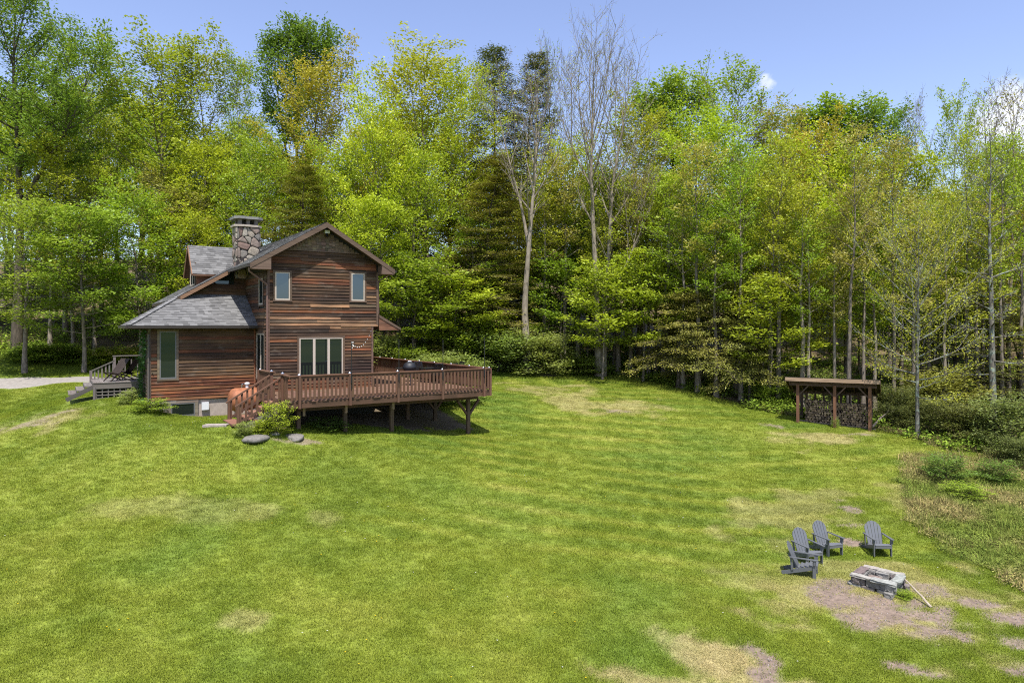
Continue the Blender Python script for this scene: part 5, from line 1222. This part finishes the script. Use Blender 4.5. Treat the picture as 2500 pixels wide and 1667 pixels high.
# the second rank, seen only as pieces of crown and trunk between the front trees
skyl = np.array([(-200, 120), (0, 130), (150, 170), (400, 190), (600, 230), (700, 260), (860, 290), (1000, 230), (1200, 270), (1400, 380), (1550, 340), (1700, 290), (1900, 320), (2100, 320), (2300, 390), (2700, 390)])
random.seed(21)
ZN = [(150, 'at the left edge of the picture'), (330, 'above the driveway'), (480, 'behind the dormer'), (660, 'behind the chimney'), (830, 'behind the roof peak'), (960, 'right of the house'), (1080, 'above the middle of the deck'), (1200, 'above the deck corner'), (1330, 'behind the left bare tree'), (1440, 'between the two bare trees'), (1560, 'behind the tallest bare tree'), (1680, 'above the drooping hemlocks'), (1800, 'right of the drooping hemlocks'), (1920, 'just left of the woodshed'), (2040, 'above the left half of the woodshed'), (2160, 'above the right half of the woodshed'), (2300, 'behind the lichen-spotted tree'), (2420, 'below the big cloud'), (9999, 'at the right edge of the picture')]
def wl(k, px):
    zn = next(n for x_, n in ZN if px < x_)
    return {'tree': 'leafy woodland tree deep in the wood ', 'under': 'young understory tree in the shade ', 'trunk': 'slim straight trunk at the wood edge '}[k]+zn
for i in range(52):
    px = -170+i*55+random.uniform(-25, 25); d = random.uniform(57, 82); top = np.interp(px, skyl[:, 0], skyl[:, 1])+random.uniform(10, 160)
    put_tree('woodland_tree', random.choice(('oak', 'oak', 'oak', 'maple', 'oak')), px, d, top, random.uniform(240, 360), random.choice(('OL', 'YG', 'G', 'G', 'YG', 'OL')), wl('tree', px), 'woodland trees of the second rank')
for i in range(30):
    px = -120+i*92+random.uniform(-40, 40); d = random.uniform(49.5, 57); top = random.uniform(480, 690)
    put_tree('understory_tree', random.choice(('under', 'maple', 'under', 'drooping')), px, d, top, random.uniform(150, 260), random.choice(('G', 'OL', 'HM2', 'DG')), wl('under', px), 'understory trees between the trunks')
# bare slim trunks showing in the shade
for i in range(40):
    px = (-40+i*130+random.uniform(-40, 40)) if i < 11 else 1330+(i-11)*41+random.uniform(-16, 16)
    ed = 46.5
    for _ in range(6): ed = np.interp((px-CX)/F*ed, EDGE[:, 0], EDGE[:, 1])
    d = max(ed+random.uniform(.2, 3.0), 37.5+random.uniform(0, 3))
    if px < 1330: d = random.uniform(46.5, 51)
    put_tree('forest_trunk', 'thin', px, d, random.uniform(300, 520), random.uniform(100, 170), random.choice(('OL', 'G', 'TN')), wl('trunk', px), 'slim trunks at the wood edge')

# shrubs
SH = [(920, 43, 800, 190, 'GG', 'grey-green shrub at the back of the deck beside the house'), (1075, 40.5, 850, 190, 'GG', 'rounded grey-green shrub behind the deck railing'), (1215, 44.5, 800, 230, 'GG', 'grey-green shrub at the lawn edge right of the deck'),
 (1310, 45, 790, 210, 'GG', 'grey-green shrub at the foot of the left bare tree'), (1165, 45.5, 760, 220, 'G', 'dark green shrub behind the deck corner'), (1000, 42.5, 835, 150, 'G', 'green shrub between the two grey-green shrubs by the deck'),
 (1420, 46, 860, 160, 'LG', 'bright low shrub where lawn meets wood'), (2320, 33.5, 960, 170, 'BR', 'grey-green shrub right of the lichen-spotted trunk'), (2470, 31.5, 940, 200, 'BR', 'large green shrub at the right edge beside the meadow'),
 (2390, 33, 1000, 150, 'BR', 'green shrub between the two bushes at the right edge'), (2480, 29.5, 1050, 120, 'BR', 'dark bush in the right corner of the meadow'), (2180, 35.5, 985, 110, 'BR', 'low green shrub between woodshed and lichen-spotted trunk'),
 (1980, 40, 890, 150, 'GG', 'pale shrub behind the woodshed roof'), (1880, 40, 930, 130, 'G', 'shrub in the shade left of the woodshed'), (2200, 37, 930, 150, 'BR', 'green shrub behind the right side of the woodshed'), (120, 45, 860, 200, 'G', 'shrub in the shade behind the driveway'), (300, 45.5, 850, 180, 'YG', 'bright shrub behind the porch railing'), (2300, 38, 880, 220, 'HM2', 'olive shrub in the shade behind the lichen-spotted trunk')]
for (px, d, top, wp, cc, lab) in SH: put_tree('shrub', 'shrub', px, d, top, wp, cc, lab, 'shrubs along the lawn edge', 'shrub', sink=.1)
def put_bush(px, py, h, wid, cc, label, kind='bush', name='bush'):
    g = G(px, py); p = PR[kind][random.randrange(len(PR[kind]))]; e = empty(name, (g.x, g.y, g.z-.05), random.uniform(0, 6), label, 'bush', 'bushes near the house and meadow'); sc_ = wid/2/p['R']; e.scale = (sc_, sc_, h/p['H'])
    link('trunk', p['trunk'], e); c = link('crown', p['crown'], e); c.color = (*COLS[cc], 1)
put_bush(676, 1060, 1.35, 1.15, 'YG', 'leafy yellow-green bush in front of the deck stairs'); put_bush(645, 1058, .5, .7, 'YG', 'low leafy clump left of the bush by the stairs'); put_bush(592, 1062, .55, .6, 'GG', 'weedy clump with dead stems at the foot of the stairs')
put_bush(366, 1006, .62, 1.3, 'G', 'low green bush at the corner of the wing foundation'); put_bush(322, 985, .7, 1.1, 'GG', 'pale weedy bush at the left corner of the wing')
put_bush(800, 1048, .55, 1.5, 'DG', 'shaded fern clump under the deck between its first posts'); put_bush(2310, 1175, 1.15, 1.5, 'DG', 'dark bramble in the meadow, left of the two'); put_bush(2430, 1175, .95, 1.4, 'DG', 'dark bramble in the meadow, right of the two'); put_bush(2360, 1215, .6, 1.3, 'G', 'low bramble sprawling below the two dark ones')
put_bush(2207, 1460, .26, .36, 'G', 'bright weeds growing against the fire pit corner'); put_bush(2040, 1044, .6, .35, 'LG', 'thin weed at the middle post of the woodshed'); put_bush(1110, 985, .9, 2.6, 'GG', 'weedy clump on the bank behind the deck posts'); put_bush(1050, 975, 1.0, 2.4, 'LG', 'leafy weeds on the bank under the far deck'); put_bush(980, 985, 1.1, 2.0, 'G', 'weeds behind the inner deck post')
# vine on the corner of the wing
r_ = np.random.default_rng(5); n = 900; t = r_.uniform(0, 1, n); vx = []
for k in range(n):
    z_ = -3.3+3.2*t[k]; u_ = -WL-.06-abs(r_.normal()*.12); v_ = WV+.9+.5*math.sin(z_*2)+r_.normal()*.35; vx.append((u_, v_, Z(z_)))
vn = empty('climbing_vine', (*hw(-WL-.1, WV+.9), HB), HROT, 'dark green vine climbing the left corner of the wing', 'vine')
vm = leaf_mesh('foliage', np.array(vx)-np.array([-WL-.1, WV+.9, 0]), r_.uniform(0, 1, n), .12, M['leaf'], r_, .2); vo = link('foliage', vm, vn); vo.color = (.05, .11, .03, 1)
MB().tube([(0, 0, Z(-3.5)), (.02, .2, Z(-2.2)), (.03, -.1, Z(-1)), (.03, .1, Z(-.2))], .02, 5).build('stem', M['bark_dark'], vn)
# fallen grey branches in the brush on the right
for (pa, pb, h0, h1, lab) in (((2270, 1032), (2440, 1010), .5, .9, 'long weathered fallen branch in the brush right of the lichen trunk'), ((2130, 1052), (2160, 1030), .2, .9, 'short pale branch leaning at the woodshed corner')):
    a = G(*pa)+Vector((0, 0, h0)); b = G(*pb); b = Vector((b.x, min(b.y, a.y+2.5), 0)); b.z = g1(b.x, b.y)+h1
    m = MB().tube([Vector((0, 0, 0)), (b-a)*.4+Vector((0, 0, .1)), (b-a)], [.05, .04, .015], 6)
    for k in range(7): s_ = (b-a)*(.3+.1*k); m.tube([s_, s_+Vector((random.uniform(-.4, .6), random.uniform(-.3, .3), random.uniform(.1, .7)))], [.014, .004], 4)
    o = m.build('fallen_branch', M['bark_pale'], None, centre=False); o.location = a; tag(o, lab, 'branch')

# ------------------------------------------------------------------ GRASS and undergrowth (instanced tufts)
def tuft(name, n, rad, h, wd, lean, seed, leafy=0, stalk=0):
    r = np.random.default_rng(seed); V = []; lv = []; tris = []
    for i in range(n):
        a = r.uniform(0, 6.283); q = math.sqrt(r.uniform())*rad; p = np.array([q*math.cos(a), q*math.sin(a), -.01]); hh = h*r.uniform(.55, 1.2); b = r.uniform(0, 6.283); l = r.uniform(0, lean)*hh; dr = np.array([math.cos(b), math.sin(b), 0]); sd = np.array([-math.sin(b), math.cos(b), 0])*wd*.5*r.uniform(.7, 1.3); k = len(V)
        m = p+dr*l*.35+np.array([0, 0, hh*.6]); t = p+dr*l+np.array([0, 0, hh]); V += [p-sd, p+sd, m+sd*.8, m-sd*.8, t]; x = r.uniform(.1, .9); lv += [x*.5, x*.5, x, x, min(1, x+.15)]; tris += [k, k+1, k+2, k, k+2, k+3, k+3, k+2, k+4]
    if leafy:
        pass
    me = mesh_np(name, np.array(V), tris, np.full(len(tris)//3, 3), M['grass']); at = me.attributes.new('lv', 'FLOAT', 'POINT'); at.data.foreach_set('value', np.array(lv, np.float32)); return me
def weed(name, n, rad, h, size, seed):
    r = np.random.default_rng(seed); pos = r.normal(size=(n, 3))*np.array([rad*.5, rad*.5, 0]); pos[:, 2] = r.uniform(.05, 1, n)*h; me = leaf_mesh(name, pos, r.uniform(0, 1, n), size, M['grass'], r, .8); return me
def scatter(name, x, y, sc, C, meshes, label, zoff=0.0):
    n = len(x); V = np.stack([x, y, gz(x, y)+zoff], -1); me = bpy.data.meshes.new(name); me.vertices.add(n); me.vertices.foreach_set('co', V.astype(np.float32).ravel())
    a = me.attributes.new('gcol', 'FLOAT_COLOR', 'POINT'); a.data.foreach_set('color', np.concatenate([C, np.ones((n, 1))], 1).astype(np.float32).ravel())
    a = me.attributes.new('gscale', 'FLOAT_VECTOR', 'POINT'); a.data.foreach_set('vector', np.asarray(sc, np.float32).ravel())
    a = me.attributes.new('grot', 'FLOAT_VECTOR', 'POINT'); rt = np.zeros((n, 3), np.float32); rt[:, 2] = rng.uniform(0, 6.283, n); rt[:, :2] = rng.normal(size=(n, 2))*.06; a.data.foreach_set('vector', rt.ravel())
    o = link(name, me); tag(o, label, 'grass', kind='stuff')
    cl = bpy.data.collections.new(name+'_tufts')
    for i, m in enumerate(meshes): cl.objects.link(bpy.data.objects.new(name+'_tuft', m))
    g = bpy.data.node_groups.new(name, 'GeometryNodeTree'); g.interface.new_socket('Geometry', in_out='INPUT', socket_type='NodeSocketGeometry'); g.interface.new_socket('Geometry', in_out='OUTPUT', socket_type='NodeSocketGeometry')
    gi = g.nodes.new('NodeGroupInput'); go = g.nodes.new('NodeGroupOutput'); ip = g.nodes.new('GeometryNodeInstanceOnPoints'); ci_ = g.nodes.new('GeometryNodeCollectionInfo')
    ci_.inputs['Collection'].default_value = cl; ci_.inputs['Separate Children'].default_value = True; ci_.inputs['Reset Children'].default_value = True
    def na(nm, dt): q = g.nodes.new('GeometryNodeInputNamedAttribute'); q.data_type = dt; q.inputs['Name'].default_value = nm; return [s for s in q.outputs if s.enabled and s.name == 'Attribute'][0]
    g.links.new(gi.outputs[0], ip.inputs['Points']); g.links.new(ci_.outputs[0], ip.inputs['Instance']); ip.inputs['Pick Instance'].default_value = True
    er = g.nodes.new('FunctionNodeEulerToRotation'); g.links.new(na('grot', 'FLOAT_VECTOR'), er.inputs[0]); g.links.new(er.outputs[0], ip.inputs['Rotation']); g.links.new(na('gscale', 'FLOAT_VECTOR'), ip.inputs['Scale'])
    rv = g.nodes.new('FunctionNodeRandomValue'); rv.data_type = 'INT'
    for s_ in rv.inputs:
        if s_.enabled and s_.name == 'Min': s_.default_value = 0
        if s_.enabled and s_.name == 'Max': s_.default_value = len(meshes)-1
    g.links.new([s_ for s_ in rv.outputs if s_.enabled][0], ip.inputs['Instance Index']); g.links.new(ip.outputs[0], go.inputs[0])
    md = o.modifiers.new('tufts', 'NODES'); md.node_group = g; return o
def fan(n, d0, d1, power=1.0, half=.80):
    d = np.sqrt(rng.uniform(d0**2, d1**2, n)) if power == 1 else d0+(d1-d0)*rng.uniform(0, 1, n)**power
    return rng.uniform(-half, half, n)*d, d
x, y = fan(190000, 11.5, 48, 1.15); fo_, me_, di_, dr__, un_ = masks(x, y); u_, v_ = hl(x, y)
drv = np.zeros(len(x), bool); DP = [(a.x, a.y) for a, b in cols_]+[(b.x, b.y) for a, b in reversed(cols_)]; drv = poly_mask(x, y, DP)
patch = np.clip((fbm(x*2.6, y*2.6, 303, 3)-.33)*4, .25, 1)
keep = (rng.uniform(size=len(x)) > np.maximum(di_*.93, fo_*.97)) & ~un_ & ~drv & ~((u_ > pu0-1) & (u_ < pu1) & (v_ > pv0) & (v_ < pv1)) & (rng.uniform(size=len(x)) < patch+.35)
x, y = x[keep], y[keep]; mk = masks(x, y); C = lawn_colour(x, y, *mk)*(1+rng.normal(size=(len(x), 1))*.08)
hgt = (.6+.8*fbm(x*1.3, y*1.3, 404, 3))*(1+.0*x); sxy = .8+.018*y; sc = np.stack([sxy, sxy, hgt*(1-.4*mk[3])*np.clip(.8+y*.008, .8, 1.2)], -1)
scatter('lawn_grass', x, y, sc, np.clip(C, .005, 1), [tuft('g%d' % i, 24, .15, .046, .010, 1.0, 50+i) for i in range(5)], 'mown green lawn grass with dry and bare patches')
# meadow and rough edges: tall grass, dead stalks, weeds
x, y = fan(42000, 14, 40, .9, .85); inm = poly_mask(x+(fbm(x, y, 9, 3)-.5)*1.2, y+(fbm(x, y, 19, 3)-.5)*1.2, MEADOW); be = beyond_edge(x, y); rough = inm | ((be > -.7) & (be < 4) & (x > 14)); x, y = x[rough], y[rough]
t = fbm(x*.55, y*.55, 707, 4); tt = np.clip((t-.33)*4.5, 0, 1)[:, None]*rng.uniform(.3, 1, (len(x), 1)); C = np.array([[.175, .225, .045]])*(1-tt)+np.array([[.37, .285, .135]])*tt; C *= 1+rng.normal(size=(len(x), 1))*.2
sc = np.stack([rng.uniform(.7, 1.3, len(x))]*2+[rng.uniform(.5, 1.35, len(x))*(.6+.8*t)], -1)
scatter('meadow_grass', x, y, sc, np.clip(C, .01, 1), [tuft('m%d' % i, 16, .16, .24, .014, 1.5, 70+i) for i in range(3)]+[weed('w%d' % i, 26, .22, .2, .06, 3+i) for i in range(2)], 'rough meadow of tall green and straw-coloured grass on the right')
x, y = fan(60000, 25, 62, 1.0, .85); be = beyond_edge(x, y); pr_ = np.where((be > -.5) & (be < 2.2), .55, np.where(be > 0, .16, 0)); u_, v_ = hl(x, y); pr_[(u_ > -5.5) & (u_ < 8.5) & (v_ > -5) & (v_ < 12)] = 0; ok = rng.uniform(size=len(x)) < pr_*np.clip((fbm(x*.4, y*.4, 88, 3)-.3)*3.5, 0, 1); x, y = x[ok], y[ok]
C = np.array([[.16, .245, .035]])*(1+rng.normal(size=(len(x), 1))*.3)+rng.uniform(0, .05, (len(x), 1))*np.array([[1, .6, 0]]); sc = np.stack([rng.uniform(.7, 1.8, len(x))]*2+[rng.uniform(.5, 1.7, len(x))], -1)
scatter('undergrowth', x, y, sc, np.clip(C, .01, 1), [weed('u%d' % i, 34, .35, .4, .12, 20+i) for i in range(4)], 'leafy undergrowth and seedlings along the wood edge')
x, y = fan(650, 12, 34, 1.0); mk = masks(x, y); ok = (mk[0] < .1) & (mk[2] < .2) & ~mk[4] & (fbm(x*.3, y*.3, 55, 3) > .5); x, y = x[ok], y[ok]; x = np.append(x, [q.x for q in [G(random.uniform(440, 620), random.uniform(1015, 1040)) for _ in range(30)]]); 
y = np.append(y, [25+random.uniform(0, 3.4) for _ in range(len(x)-len(y))])
yl = (rng.uniform(size=len(x)) < .55)[:, None]; C = np.where(yl, np.array([[.7, .5, .02]]), np.array([[.6, .6, .52]]))
def disc():
    V = [(0, 0, .075)]; 
    for k in range(6): V.append((.022*math.cos(k*1.047), .022*math.sin(k*1.047), .068))
    me = mesh_np('flower', np.array(V), np.array([[0, k+1, (k+1) % 6+1] for k in range(6)]).ravel(), np.full(6, 3), M['grass']); a = me.attributes.new('lv', 'FLOAT', 'POINT'); a.data.foreach_set('value', np.full(7, .5, np.float32)); return me
fl_ = scatter('dandelions', x, y, np.ones((len(x), 3))*.75, C, [disc()], 'tiny yellow and white dandelion heads dotted over the lawn'); fl_['category'] = 'flowers'

# pebbles on the bare soil
x, y = fan(60000, 12, 24, 1.0); mk = masks(x, y); ok = (mk[2] > .5) & (x > 3) & (rng.uniform(size=len(x)) < .5); x, y = x[ok], y[ok]
def pebble(seed):
    r = np.random.default_rng(seed); V = np.array([(1, 0, 0), (-.5, .8, 0), (-.6, -.8, 0), (.1, .1, .8), (.1, 0, -.5)])*.02*r.uniform(.7, 1.3, (5, 3))
    me = mesh_np('pebble', V, [0, 1, 3, 1, 2, 3, 2, 0, 3, 1, 0, 4, 2, 1, 4, 0, 2, 4], np.full(6, 3), M['grass']); a = me.attributes.new('lv', 'FLOAT', 'POINT'); a.data.foreach_set('value', np.full(5, .5, np.float32)); return me
g_ = rng.uniform(.10, .42, (len(x), 1)); C = g_*np.array([[1, .86, .78]]); q_ = rng.uniform(.35, 1.5, (len(x), 1))**1.5; pb = scatter('pebbles', x, y, np.repeat(q_, 3, 1), C, [pebble(k) for k in range(4)], 'small pebbles and crumbs of soil on the bare ground'); pb['category'] = 'gravel'
